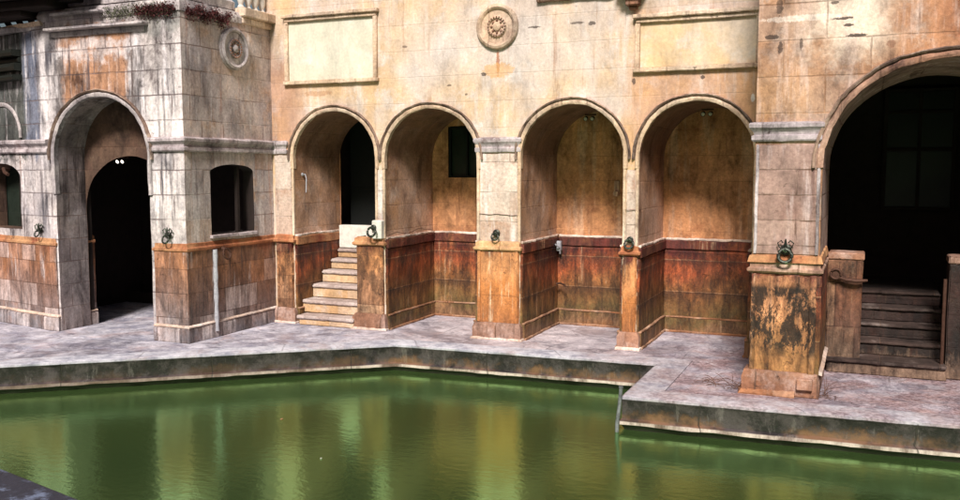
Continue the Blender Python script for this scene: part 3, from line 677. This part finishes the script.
# reveals and dark rooms
def reveal(name, path_args, to3, depth, mat, seg=.12, closed=False):
    bm = B(); path = arch_path(*path_args, n=22, seg=seg)
    strip(bm, [[to3(x, z, -y) for (x, z, nx, nz) in path] for y in samples(0, depth, .12, .001)])
    if closed:
        (x0, z0), (x1, _) = path[0][:2], path[-1][:2]
        strip(bm, [[to3(x, z0, -y) for x in samples(x0, x1, .12, .001)] for y in samples(0, depth, .12, .001)])
    return bm
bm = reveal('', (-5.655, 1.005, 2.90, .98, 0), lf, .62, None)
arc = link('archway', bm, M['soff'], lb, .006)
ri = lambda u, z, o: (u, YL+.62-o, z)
bm = B(); arch_wall(bm, -6.70, -4.60, 0, 3.95, [(-5.655, 1.0, 2.05, .88, 0)], ri, rows=20); link('inner_wall', bm, M['innerw'], arc, .006)
bm = reveal('', (-1.11, .55, 2.66, .13, 1.66), rs, .22, None, closed=True); bmesh.ops.recalc_face_normals(bm, faces=bm.faces)
wn = link('window_opening', bm, M['dark'], lb, .005)
bm = B(); gbox(bm, XC-.14, XC-.08, -.9, -.83, 1.66, 2.76, .2, .006); link('frame', bm, M['dark'], wn, .002)
bm = B(); gbox(bm, XC-.3, XC+.055, -1.70, -.52, 1.60, 1.655, .08, .010, 1.5); link('sill', bm, M['cornice'], wn, .005)
bm = reveal('', (1.45, .62, 2.55, .26, 1.68), cant, .4, None, closed=True)
w2 = link('window_opening', bm, M['innerw'], lb, .005)
bm = B(); gbox(bm, 0, 1, 0, 1, 0, 1, 1); bm.free()
bm = B()
p0 = Vector(cant(.8, 0, -.42)[:2]); p1 = Vector(cant(2.1, 0, -.42)[:2])
strip(bm, [[(p0.x, p0.y, 1.5), (p0.x, p0.y, 3.0)], [(p1.x, p1.y, 1.5), (p1.x, p1.y, 3.0)]])
link('pane', bm, M['glass'], w2, .0)
# bracket lamp shelf on that window
bm = B(); a = cant(.98, 2.62, .10); tube(bm, [cant(1.2, 2.70, .0), cant(1.1, 2.72, .14), cant(.95, 2.66, .2), cant(.84, 2.62, .2)], .028, 8)
sl = tag(link('lamp_bracket', bm, M['iron'], None, 0), 'small dark metal lamp bracket at the far left window', 'bracket')
# room behind the block
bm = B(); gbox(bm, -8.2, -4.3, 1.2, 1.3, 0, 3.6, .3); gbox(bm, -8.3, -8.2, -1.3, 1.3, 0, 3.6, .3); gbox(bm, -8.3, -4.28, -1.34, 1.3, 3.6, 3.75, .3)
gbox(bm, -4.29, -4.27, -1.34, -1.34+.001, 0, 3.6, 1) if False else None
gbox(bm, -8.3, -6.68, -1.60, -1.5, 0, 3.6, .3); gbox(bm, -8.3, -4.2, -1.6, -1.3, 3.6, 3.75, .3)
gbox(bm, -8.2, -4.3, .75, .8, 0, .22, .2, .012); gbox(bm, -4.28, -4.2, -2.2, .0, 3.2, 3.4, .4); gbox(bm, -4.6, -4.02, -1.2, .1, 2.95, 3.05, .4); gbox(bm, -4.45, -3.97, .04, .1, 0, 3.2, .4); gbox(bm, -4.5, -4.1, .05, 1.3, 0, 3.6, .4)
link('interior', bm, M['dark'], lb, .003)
# mouldings
pth = [cant(4.6, 0, 0)[:2], cant(0, 0, 0)[:2], (-6.78, YL)]
bm = B(); moulding(bm, pth, CORN); bmesh.ops.recalc_face_normals(bm, faces=bm.faces); link('cornice', bm, M['cornice'], lb, .008)
bm = B(); moulding(bm, [(-4.60, YL), (XC, YL), (XC, .0)], CORN); bmesh.ops.recalc_face_normals(bm, faces=bm.faces); link('cornice', bm, M['cornice'], lb, .008)
bm = B(); arch_strip(bm, arch_path(-5.655, 1.005, 2.90, .98, 2.3, 50), [(a*1.05, b*1.1) for a, b in HOOD], lf); bmesh.ops.recalc_face_normals(bm, faces=bm.faces); hm = link('hood_mould', bm, M['mouldL'], lb, .012)
bm = B(); arch_strip(bm, arch_path(-5.655, 1.005, 2.90, .98, 2.86, 50), [(a*1.05, b*1.1) for a, b in DRIP], lf); bmesh.ops.recalc_face_normals(bm, faces=bm.faces); link('drip_edge', bm, M['drip'], hm, .012)
def lbsec(path, end_l=True):
    bm = B(); moulding(bm, path, [(-.05, 0), (.02, 0), (.022, 1.43), (-.05, 1.45)], .1)
    bmesh.ops.recalc_face_normals(bm, faces=bm.faces)
    # finer vertical grid
    ed = [e for e in bm.edges if abs(e.verts[0].co.z-e.verts[1].co.z) > 1]
    bmesh.ops.subdivide_edges(bm, edges=ed, cuts=12, use_grid_fill=True)
    d_ = link('dado', bm, M['dadoL'], lb, .006)
    bm = B(); moulding(bm, path, BAND); bmesh.ops.recalc_face_normals(bm, faces=bm.faces); link('band', bm, M['band'], d_, .007)
    bm = B(); moulding(bm, path, PLIN); bmesh.ops.recalc_face_normals(bm, faces=bm.faces); link('plinth', bm, M['dadoL'], d_, .009)
    bm = B(); moulding(bm, path, [(.01, .258), (.052, .235), (.055, .252), (.01, .283)], .06); bmesh.ops.recalc_face_normals(bm, faces=bm.faces); link('plinth_edge', bm, M['lime'], d_, .006)
lbsec([(-4.56, YL+.5), (-4.56, YL), (XC, YL), (XC, .0)])
lbsec([cant(4.6, 0, 0)[:2], cant(0, 0, 0)[:2], (-6.72, YL), (-6.72, YL+.8)])
# attic band, recessed panels, coping
for (x0, x1, z0, z1, mm) in ((-6.62, -4.62, 4.84, 4.98, 'mouldL'), ):
    bm = B(); gbox(bm, x0-.03, x1+.05, YL-.15, YL+.02, z1-.05, z1, .1, .012, 1.5); gbox(bm, x0+.02, x1-.02, YL-.03, YL+.02, z1-.14, z1-.052, .1, .008)
    link('string_course', bm, M['mouldL'], lb, .006)
bm = B(); gbox(bm, -6.5, -5.45, YL-.15, YL+.02, 5.17, 5.21, .1, .01); link('string_course', bm, M['mouldL'], lb, .006)
COP = [(-.3, 5.10), (.06, 5.11), (.09, 5.16), (.085, 5.24), (.12, 5.27), (.11, 5.33), (-.3, 5.37)]
bm = B(); moulding(bm, [(-6.9, YL), (XC, YL), (XC, -.8)], [(-.3, 5.10), (.02, 5.11), (.03, 5.2), (-.02, 5.30), (-.3, 5.36)]); bmesh.ops.recalc_face_normals(bm, faces=bm.faces)
cp = link('coping', bm, M['mouldL'], lb, .012)
bm = B(); moulding(bm, [(-6.5, YL+.09), (XC-.1, YL+.09), (XC-.1, -.85)], [(-.3, 5.33), (.02, 5.33), (.03, 5.46), (-.04, 5.50), (-.3, 5.50)]); bmesh.ops.recalc_face_normals(bm, faces=bm.faces)
link('coping_tier', bm, M['mouldL'], lb, .012)
bm = B(); moulding(bm, [cant(4.6, 0, 0)[:2], cant(0, 0, 0)[:2], (-6.8, YL)], [(-.3, 5.05), (.05, 5.06), (.07, 5.12), (-.3, 5.16)]); bmesh.ops.recalc_face_normals(bm, faces=bm.faces)
link('coping', bm, M['mould'], lb, .01)
bm = B(); gbox(bm, XC-.5, XC+.12, -.83, .12, 5.23, 5.38, .1, .014); gbox(bm, XC-.45, XC+.05, -.80, .12, 5.12, 5.23, .1, .014); link('parapet_base', bm, M['mould'], lb, .005)
bm = B(); gbox(bm, -9.8, XC-.06, YL+.06, 1.2, 5.0, 5.09, .5); link('terrace_slab', bm, M['mouldL'], lb, .0)
# far left dark shaft with a double ring cornice
bm = B()
for z0, z1, o in ((4.60, 4.72, .16), (4.36, 4.50, .12), (4.50, 4.60, .05), (4.20, 4.30, .16)):
    rr = [cant(u, z, oo) for u in (0,) for z in (0,) for oo in (0,)]
    moulding(bm, [cant(3.9, 0, 0)[:2], cant(.62, 0, 0)[:2]], [(-.02, z0), (o, z0+.01), (o+.02, (z0+z1)/2), (o, z1-.01), (-.02, z1)])
bmesh.ops.recalc_face_normals(bm, faces=bm.faces)
link('string_course', bm, M['bronze'], lb, .008)
bm = B(); arch_strip(bm, arch_path(1.32, .55, 3.3, .5, 3.25, 30), [(a*1.05, b*1.1) for a, b in HOOD], cant); bmesh.ops.recalc_face_normals(bm, faces=bm.faces); link('hood_mould', bm, M['mouldL'], lb, .006)
md = rosette((XC+.005, -1.02, 4.68), (1, 0, 0), lb); md['label'] = 'round carved medallion on the side wall over the square window'

# downpipe on side face
bm = B(); tube(bm, [(XC+.06, -1.66, z) for z in [1.42-.11*i for i in range(13)]], [.036+.006*math.sin(i*2.1) for i in range(13)], 10)
dp = tag(link('downpipe', bm, M['lead'], None, .004), 'thin pale limescaled pipe down the rusty wall under the small window', 'pipe')

# balustrade on terrace parapet
bs = empty('balustrade', 'short white stone balustrade above the side wall of the left block', 'balustrade', loc=(XC, 0, 5.38))
def part_of(root, o): o.parent = root; o.location = tuple(-a for a in root.location); return o
for i in range(5):
    bm = B(); yy = -.66+.19*i
    lathe(bm, [(.05, 5.38), (.06, 5.42), (.035, 5.46), (.068, 5.56), (.06, 5.64), (.035, 5.76), (.055, 5.82), (.05, 5.85)], (XC-.1, yy, 0), (0, 0, 1), 12)
    part_of(bs, link('baluster', bm, M['white'], None, .002))
bm = B(); gbox(bm, XC-.22, XC+.02, -.8, .1, 5.85, 5.97, .1, .012); part_of(bs, link('handrail', bm, M['white'], None, .003))
# dark canopy over the terrace, far left
cn = empty('terrace_canopy', 'black timber canopy roof over the terrace at the top left corner', 'canopy', loc=(-8, -1.5, 5.3))
bm = B(); gbox(bm, -13, -7.0, -2.5, -2.05, 5.19, 5.30, .3, .02); gbox(bm, -13, -6.3, -2.6, -2.05, 5.28, 5.42, .3, .02); gbox(bm, -13, -5.95, -2.45, -2.05, 5.38, 5.5, .3, .02); gbox(bm, -13, -6.0, -2.9, -2.05, 5.42, 5.6, .3, .02); gbox(bm, -13, -5.5, -3.1, -2.05, 5.60, 6.0, .3, .02)
part_of(cn, link('roof', bm, M['dark'], None, .01))
for x_ in (-8.0, -7.72, -7.44, -8.3, -8.6):
    bm = B(); tube(bm, [(x_, -1.75, 5.0), (x_, -1.95, 5.25)], .05, 8); part_of(cn, link('post', bm, M['dark'], None, 0))

# ================================================================ RIGHT BLOCK
rb = empty('projecting_wall', 'orange brown stone wall with a wide dark arch at the right of the pool', 'wall')
YR = -2.0; X0 = 4.47
rf = lambda u, z, o: (u, YR-o, z)
AR = (6.50, 1.27, 2.75, 1.18, 0)
bm = B(); arch_wall(bm, X0, 10.5, 0, 6.6, [AR], rf, rows=60); link('wall', bm, M['right'], rb, .007)
bm = B(); strip(bm, [[(X0, y, z) for z in samples(0, 6.6, .2, .001)] for y in samples(YR, .05, .2, .001)]); link('side_wall', bm, M['right'], rb, .005)
bm = B(); gbox(bm, X0, 10.5, YR+.02, .3, 6.45, 6.65, .6); link('top_slab', bm, M['right'], rb, 0)
bm = B(); path = arch_path(*AR[:4], 0, n=34, seg=.13); strip(bm, [[(x, y, z) for (x, z, nx, nz) in path] for y in samples(YR, .05, .12, .001)])
aw = link('archway', bm, M['rpier'], rb, .006)
bm = B(); arch_strip(bm, arch_path(AR[0], AR[1], AR[2], AR[3], 2.72, 60), [(a*1.1, b*1.0) for a, b in HOOD], rf); bmesh.ops.recalc_face_normals(bm, faces=bm.faces); hm = link('hood_mould', bm, M['mouldR'], rb, .016)
bm = B(); arch_strip(bm, arch_path(AR[0], AR[1], AR[2], AR[3], 2.72, 60), [(a*1.15, b*1.0) for a, b in DRIP], rf); bmesh.ops.recalc_face_normals(bm, faces=bm.faces); link('drip_edge', bm, M['drip'], hm, .016)
# dark room behind
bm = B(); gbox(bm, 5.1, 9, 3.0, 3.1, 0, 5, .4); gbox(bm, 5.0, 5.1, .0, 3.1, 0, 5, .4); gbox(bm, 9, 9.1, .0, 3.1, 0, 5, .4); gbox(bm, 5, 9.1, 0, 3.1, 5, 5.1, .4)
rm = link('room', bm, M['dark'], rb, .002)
bm = B(); gbox(bm, 5.98, 6.95, 2.93, 2.98, 2.1, 3.95, .3, .006); gl = link('window', bm, M['glassR'], rb, .001)
bm = B()
for a in ((5.93, 5.99), (6.44, 6.49), (6.94, 7.0)): gbox(bm, a[0], a[1], 2.88, 2.95, 2.05, 4.0, .3, .005)
for z_ in (2.05, 3.0, 3.6, 3.95): gbox(bm, 5.99, 6.94, 2.885, 2.945, z_, z_+.05, .3, .005)
link('frame', bm, M['dark'], gl, .001)
# pier pedestal
bm = B(); gbox(bm, X0+.02, 5.19, YR-.03, YR+.2, .26, 1.46, .06, .020, 2.4); pd = link('pedestal', bm, M['dadoR'], rb, .006)
bm = B(); gbox(bm, X0+.0, X0+.07, YR-.05, YR, .27, 1.46, .1, .01); gbox(bm, 5.13, 5.21, YR-.05, YR, .27, 1.46, .1, .01); link('panel_edge', bm, M['dadoR'], pd, .005)
bm = B(); gbox(bm, 5.19, 5.262, YR-.02, -.3, .26, 1.46, .1, .014); link('side_dado', bm, M['dadoN'], pd, .006)
bm = B(); moulding(bm, [(X0, YR+.2), (X0, YR), (5.22, YR), (5.22, -.3)], [(o+.01, z+.05) for o, z in BAND]); bmesh.ops.recalc_face_normals(bm, faces=bm.faces); link('band', bm, M['mouldR'], pd, .007)
bm = B(); moulding(bm, [(X0, YR+.2), (X0, YR), (5.22, YR), (5.22, -.3)], [(-.02, 1.60), (.05, 1.60), (.03, 1.68), (-.02, 1.70)]); bmesh.ops.recalc_face_normals(bm, faces=bm.faces); link('dado_cap', bm, M['band'], pd, .007)
bm = B(); moulding(bm, [(X0, YR+.2), (X0, YR), (5.20, YR), (5.20, -.3)], [(-.02, -.02), (.07, -.02), (.08, .20), (.05, .29), (-.02, .30)]); bmesh.ops.recalc_face_normals(bm, faces=bm.faces); link('plinth', bm, M['plinth'], pd, .012)
bm = B(); moulding(bm, [(5.21, YR-.0), (5.21, -.3)], [(.05, .28), (.09, .27), (.095, .30), (.05, .32)], .06); bmesh.ops.recalc_face_normals(bm, faces=bm.faces); link('plinth_edge', bm, M['lime'], pd, .007)
bm = B(); moulding(bm, [(X0-.02, YR+.3), (X0-.02, YR-.02), (5.0, YR-.02)], [(.02, -.02), (.11, -.02), (.10, .03), (.06, .06), (.02, .07)], .05); bmesh.ops.recalc_face_normals(bm, faces=bm.faces); link('lime_crust', bm, M['limeB'], pd, .02)
bm = B(); gbox(bm, 5.02, 5.20, YR-.13, YR-.06, .10, .24, .05, .012, 1.5); link('patch_block', bm, M['plinth'], pd, .006)
bm = B(); gbox(bm, X0+.04, 5.18, YR-.014, YR+.05, 1.70, 3.0, .09, .008); link('pier', bm, M['rpier'], rb, .005)
bm = B(); gbox(bm, X0+.01, X0+.045, YR-.03, YR, 1.70, 3.0, .1, .008); gbox(bm, 5.175, 5.21, YR-.03, YR, 1.70, 3.0, .1, .008); link('corner_bead', bm, M['cornice'], rb, .006)
bm = B(); moulding(bm, [(X0, YR+.3), (X0, YR), (5.17, YR), (5.17, YR+.1)], [(o*.9, z+.055) for o, z in CORN]); bmesh.ops.recalc_face_normals(bm, faces=bm.faces); link('impost_cornice', bm, M['cornice'], rb, .009)
# stub walls flanking the dark stair
def stub(x0, x1, label):
    root = empty('low_wall', label, 'wall', 'low walls beside the dark stair', ((x0+x1)/2, 0, 0))
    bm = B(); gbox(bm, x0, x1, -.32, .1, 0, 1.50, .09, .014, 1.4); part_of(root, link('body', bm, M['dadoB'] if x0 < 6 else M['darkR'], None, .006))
    bm = B(); gbox(bm, x0-.01 if x0 > 6 else x0, x1+.012, -.33, .12, 1.502, 1.60, .09, .014, 1.6); part_of(root, link('coping', bm, M['plinth'], None, .008))
stub(5.265, 5.70, 'rusty block wall with an iron hook bar left of the dark stair')
stub(6.72, 7.6, 'shadowed reddish low wall right of the dark stair at the picture edge')
st2 = empty('stone_stair', 'dark steps rising into the gloom of the wide right arch', 'stairs', loc=(6.2, 0, 0))
for i in range(5):
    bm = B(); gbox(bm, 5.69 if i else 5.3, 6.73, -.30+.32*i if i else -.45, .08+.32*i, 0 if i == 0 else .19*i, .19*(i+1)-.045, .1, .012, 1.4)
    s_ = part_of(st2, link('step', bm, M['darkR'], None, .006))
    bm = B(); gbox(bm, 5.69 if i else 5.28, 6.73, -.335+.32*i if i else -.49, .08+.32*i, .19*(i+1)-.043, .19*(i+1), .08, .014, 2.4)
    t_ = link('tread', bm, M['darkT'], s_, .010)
bm = B(); gbox(bm, 5.69, 6.73, 1.35, 2.9, 0, .95, .4); part_of(st2, link('landing', bm, M['dark'], None, .003))
bm = B(); tube(bm, [(6.68, -.3, .0+.1*i) for i in range(14)], .022, 8)
tag(link('iron_post', bm, M['iron'], None, .002), 'thin rusty upright post at the right side of the dark stair', 'post')

# ================================================================ RINGS AND SMALL METALWORK
def ring(loc, ax, R0, r, label, name='iron_ring', plate=.05, orn=0, mat='bronze', grp='metal rings fixed to the piers'):
    root = empty(name, label, 'ring', grp, loc); ax = Vector(ax); side = ax.cross(Vector((0, 0, 1))).normalized(); up = Vector((0, 0, 1))
    bm = B(); lathe(bm, [(plate, -.01), (plate, .012), (plate*.7, .02), (plate*.4, .045), (plate*.45, .07), (0, .08)], (0, 0, 0), ax, 16)
    if orn:
        for s_ in (-1, 1):
            tube(bm, [side*s_*.02+ax*.03, side*s_*.07+up*.03+ax*.035, side*s_*.09+up*.08+ax*.03, side*s_*.05+up*.11+ax*.03, side*s_*.03+up*.08+ax*.03], .012*orn, 6)
        tube(bm, [ax*.03, up*.07+ax*.04, up*.13+ax*.03], [.025, .02, .008], 6)
    o = link('bracket', bm, M[mat], None, .001); o.parent = root
    bm = B(); c = ax*.055 - up*R0*.9
    tube(bm, [c+(side*math.cos(t)+up*math.sin(t))*R0+ax*(.02*(1-math.sin(t))) for t in [2*math.pi*i/28 for i in range(28)]], r, 8, True)
    o = link('ring', bm, M[mat], None, .001); o.parent = root
    return root
ring((-4.27, YL-.03, 1.68), (0, -1, 0), .06, .014, 'ornate dark scrolled bracket with ring on the left block corner pier', plate=.05, orn=1.1)
ring((-7.08, YL+.02, 1.68), (0, -1, 0), .05, .012, 'small dark scrolled bracket at the far left pier', plate=.045, orn=1)
ring((XC+.05, -1.45, 1.42), (1, 0, 0), .085, .016, 'rusty iron ring hanging below the small side window', plate=.04, mat='iron')
ring((-1.84, -.14, 1.74), (0, -1, 0), .075, .020, 'thick dark ring in front of the white plaster block by the stair', plate=.05)
ring((.33, -.02, 1.70), (0, -1, 0), .055, .015, 'dark metal ring on the wide pier between the middle niches', plate=.06)
ring((2.485, -.02, 1.66), (0, -1, 0), .065, .018, 'dark metal ring on the narrow pier between the two right niches', plate=.05)
ring((4.85, YR-.04, 1.76), (0, -1, 0), .075, .022, 'green bronze ring with scroll mount on the stained right pier', plate=.065, orn=.75)
# iron hook bar on the low wall
hk = empty('hook_bar', 'rusty iron bar with ring fixed across the low wall by the dark stair', 'iron bar', loc=(5.5, -.36, 1.3))
bm = B(); tube(bm, [(-.12, -.02, -.02), (.0, -.05, -.05), (.12, -.06, -.06), (.26, -.04, -.05)], [.02, .03, .03, .016], 8); o = link('bar', bm, M['iron'], None, .003); o.parent = hk
bm = B(); tube(bm, [(-.13+.065*math.cos(t), -.04, .02+.065*math.sin(t)) for t in [2*math.pi*i/20 for i in range(20)]], .018, 8, True); lathe(bm, [(.07, 0), (.06, .03), (0, .035)], (-.13, 0, .02), (0, -1, 0), 12); o = link('ring', bm, M['iron'], None, .002); o.parent = hk
# wire ties
def wire(pts, label):
    bm = B(); P = []
    for i in range(len(pts)-1):
        for k in range(4):
            t = k/4; a, b = Vector(pts[i]), Vector(pts[i+1]); p = a.lerp(b, t); P.append(p+noise.noise_vector(p*9)*.008)
    P.append(Vector(pts[-1])); tube(bm, P, .0045, 6); tag(link('wire', bm, M['iron'], None, 0), label, 'wire')
wire([(.03, .0, 2.00), (.035, -.022, 2.0), (.2, -.022, 1.99), (.36, -.022, 2.005), (.55, -.022, 1.985), (.685, -.022, 1.99), (.70, .0, 1.99)], 'thin dark wire tied round the wide middle pier')
wire([(2.40, -.0, 2.10), (2.42, -.03, 2.1), (2.5, -.035, 2.11), (2.58, -.02, 2.1), (2.61, .1, 2.1)], 'thin dark wire tied round the narrow right pier')
wire([(-1.66, .02, 1.60), (-1.64, .3, 1.64), (-1.63, .7, 1.59), (-1.63, 1.1, 1.66), (-1.6, 1.6, 1.6)], 'grey cable lying along the ledge of the second niche')
wire([(.72, .35, 1.52), (.82, .9, 1.48), (.80, 1.5, 1.42), (.80, 1.74, 1.3)], 'thin dark cable sagging down the left side of the third niche')
# spot lamps
def spots(loc, label, lit):
    root = empty('spotlight', label, 'lamp', 'twin spot lamps in the arches', loc)
    bm = B(); gbox(bm, -.09, .09, -.0, .05, -.0, .025, .1, .004); o = link('bracket', bm, M['iron'], None, 0); o.parent = root
    for sx in (-.055, .055):
        bm = B(); lathe(bm, [(.018, .0), (.032, .03), (.036, .09), (.03, .085)], (sx, 0, -.03), (0, -1, -.4), 12); h_ = link('lamp_head', bm, M['dark'], None, 0); h_.parent = root
        bm = B(); lathe(bm, [(.031, .0), (.022, .012), (0, .016)], (sx, -.078, -.061), (0, -1, -.4), 12); l_ = link('lens', bm, M['lamp' if lit else 'lampoff'], None, 0); l_.parent = h_
spots((-6.0, -1.42, 2.90), 'twin lit white spot lamps inside the left arch', True)
spots((1.55, 1.0, 3.58), 'twin small spot lamps under the vault of the third niche', False)
spots((3.45, .8, 3.60), 'twin small spot lamps under the vault of the rightmost niche', False)
# post at the pool corner
bm = B(); tube(bm, [(3.075, -2.97, -.75), (3.08, -2.965, -.3), (3.10, -2.955, -.1), (3.115, -2.945, .13)], [.024, .024, .022, .022], 12); bmesh.ops.recalc_face_normals(bm, faces=bm.faces)
lathe(bm, [(.0, .0), (.028, .002), (.028, .02), (0, .025)], (3.115, -2.945, .13), (0, 0, 1), 12)
tag(link('pool_pipe', bm, M['pipe'], None, .002), 'short grey pipe standing in the green water at the kerb corner', 'pipe')

# ================================================================ PLANTS
def leafmass(name, pts, n, size, mat, label, hang=.5):
    bm = B()
    for i in range(n):
        p = Vector(random.choice(pts)) + Vector((random.gauss(0, .05), random.gauss(0, .03), random.gauss(0, .035)))
        if random.random() < hang: p.z -= random.random()**2*.12
        s_ = size*random.uniform(.5, 1.4); a = Vector((random.gauss(0, 1), random.gauss(0, 1), random.gauss(0, .7))).normalized(); b = a.cross(Vector((random.gauss(0, 1), random.gauss(0, 1), 1))).normalized()
        q = [p-a*s_, p-b*s_*.45, p+a*s_, p+b*s_*.45]
        bm.faces.new([bm.verts.new(v) for v in q])
    return tag(link(name, bm, M[mat], None, 0), label, 'plant')
pts = [(-4.75+.022*i, YL-.04-.02*(i % 3), 5.15+.03*math.sin(i*.7)) for i in range(34)]
leafmass('creeping_plant', pts, 2200, .016, 'leaf', 'dark red creeper along the front top edge of the left block', .4)
pts = [(XC+.05, -2.15+.028*i, 5.15-.05*math.sin(i*.5)) for i in range(36)]
leafmass('creeping_plant', pts, 2600, .017, 'leaf', 'dark red creeper hanging over the side top edge of the left block', .6)
pts = [(-5.4+.05*i, YL-.04, 5.17+.04*math.sin(i*1.7)) for i in range(26)]
leafmass('moss_clump', pts, 2400, .013, 'moss', 'grey green moss along the coping above the left arch', .5)
def weed(x, y, z, n, s, label):
    bm = B()
    for i in range(n):
        p = Vector((x+random.gauss(0, s*.3), y+random.gauss(0, s*.3), z)); d = Vector((random.gauss(0, 1), random.gauss(0, 1), random.uniform(.3, 1.1))).normalized(); P = [p]
        for k in range(4): d = (d+Vector((random.gauss(0, .3), random.gauss(0, .3), -.15))).normalized(); P.append(P[-1]+d*s*.25)
        tube(bm, P, [.004, .004, .003, .003, .002], 4)
    tag(link('dry_weed', bm, M['twig'], None, 0), label, 'weed')
weed(4.38, -1.85, 0, 26, .32, 'tangle of dry brown weed stems at the left foot of the right pier')
weed(5.32, -1.85, 0, 16, .28, 'few dry weed stems at the right foot of the right pier')
weed(3.98, -1.75, 0, 18, .26, 'low dry weed stems on the paving before the rightmost niche')

# ================================================================ SMALL FIXTURES AND DRIFTING LEAVES
bm = B(); gbox(bm, .78, .86, 1.62, 1.70, 1.30, 1.47, .04, .010, 2); tube(bm, [(.80, 1.5, 1.42), (.86, 1.6, 1.36), (.84, 1.66, 1.25)], .014, 6)
tag(link('pipe_clamp', bm, M['lead'], None, .006), 'crusted grey clamp in the left back corner of the third niche', 'clamp')
bm = B(); tube(bm, [(.80, 1.60, .72), (.86, 1.60, .74), (.98, 1.52, .72), (1.0, 1.48, .70)], [.022, .018, .016, .010], 6)
tag(link('wall_hook', bm, M['iron'], None, .003), 'small rusty hook low in the left back corner of the third niche', 'hook')
bm = B(); tube(bm, [(-3.50, .25, 2.62), (-3.44, .25, 2.62), (-3.42, .25, 2.55), (-3.43, .25, 2.30)], .010, 6); lathe(bm, [(.03, 0), (.03, .02), (0, .025)], (-3.505, .25, 2.62), (1, 0, 0), 10)
tag(link('wall_fixture', bm, M['lead'], None, .001), 'small pale pipe fixture on the left wall of the stair niche', 'fixture')
spots_ = [(2.2, -6.2), (1.6, -6.9), (-.9, -4.1), (.4, -5.2), (3.3, -5.4)]
for i, (x_, y_) in enumerate(spots_):
    bm = B(); a = random.uniform(0, 6.28); L_ = random.uniform(.012, .022)
    P4 = [(-1, 0), (-.3, .42), (.5, .34), (1, 0), (.5, -.34), (-.3, -.42)]
    lo = [bm.verts.new((x_+L_*(p*math.cos(a)-q*math.sin(a)), y_+L_*(p*math.sin(a)+q*math.cos(a)), -.398)) for p, q in P4]
    hi = [bm.verts.new((v.co.x, v.co.y, -.394+.003*abs(k-2.5))) for k, v in enumerate(lo)]
    bm.faces.new(hi)
    for k in range(6): bm.faces.new((lo[k], lo[(k+1) % 6], hi[(k+1) % 6], hi[k]))
    tag(link('floating_leaf', bm, M['limeB' if i % 3 else 'white'], None, 0), 'tiny pale leaf floating on the green water', 'leaf', 'leaves floating on the pool')
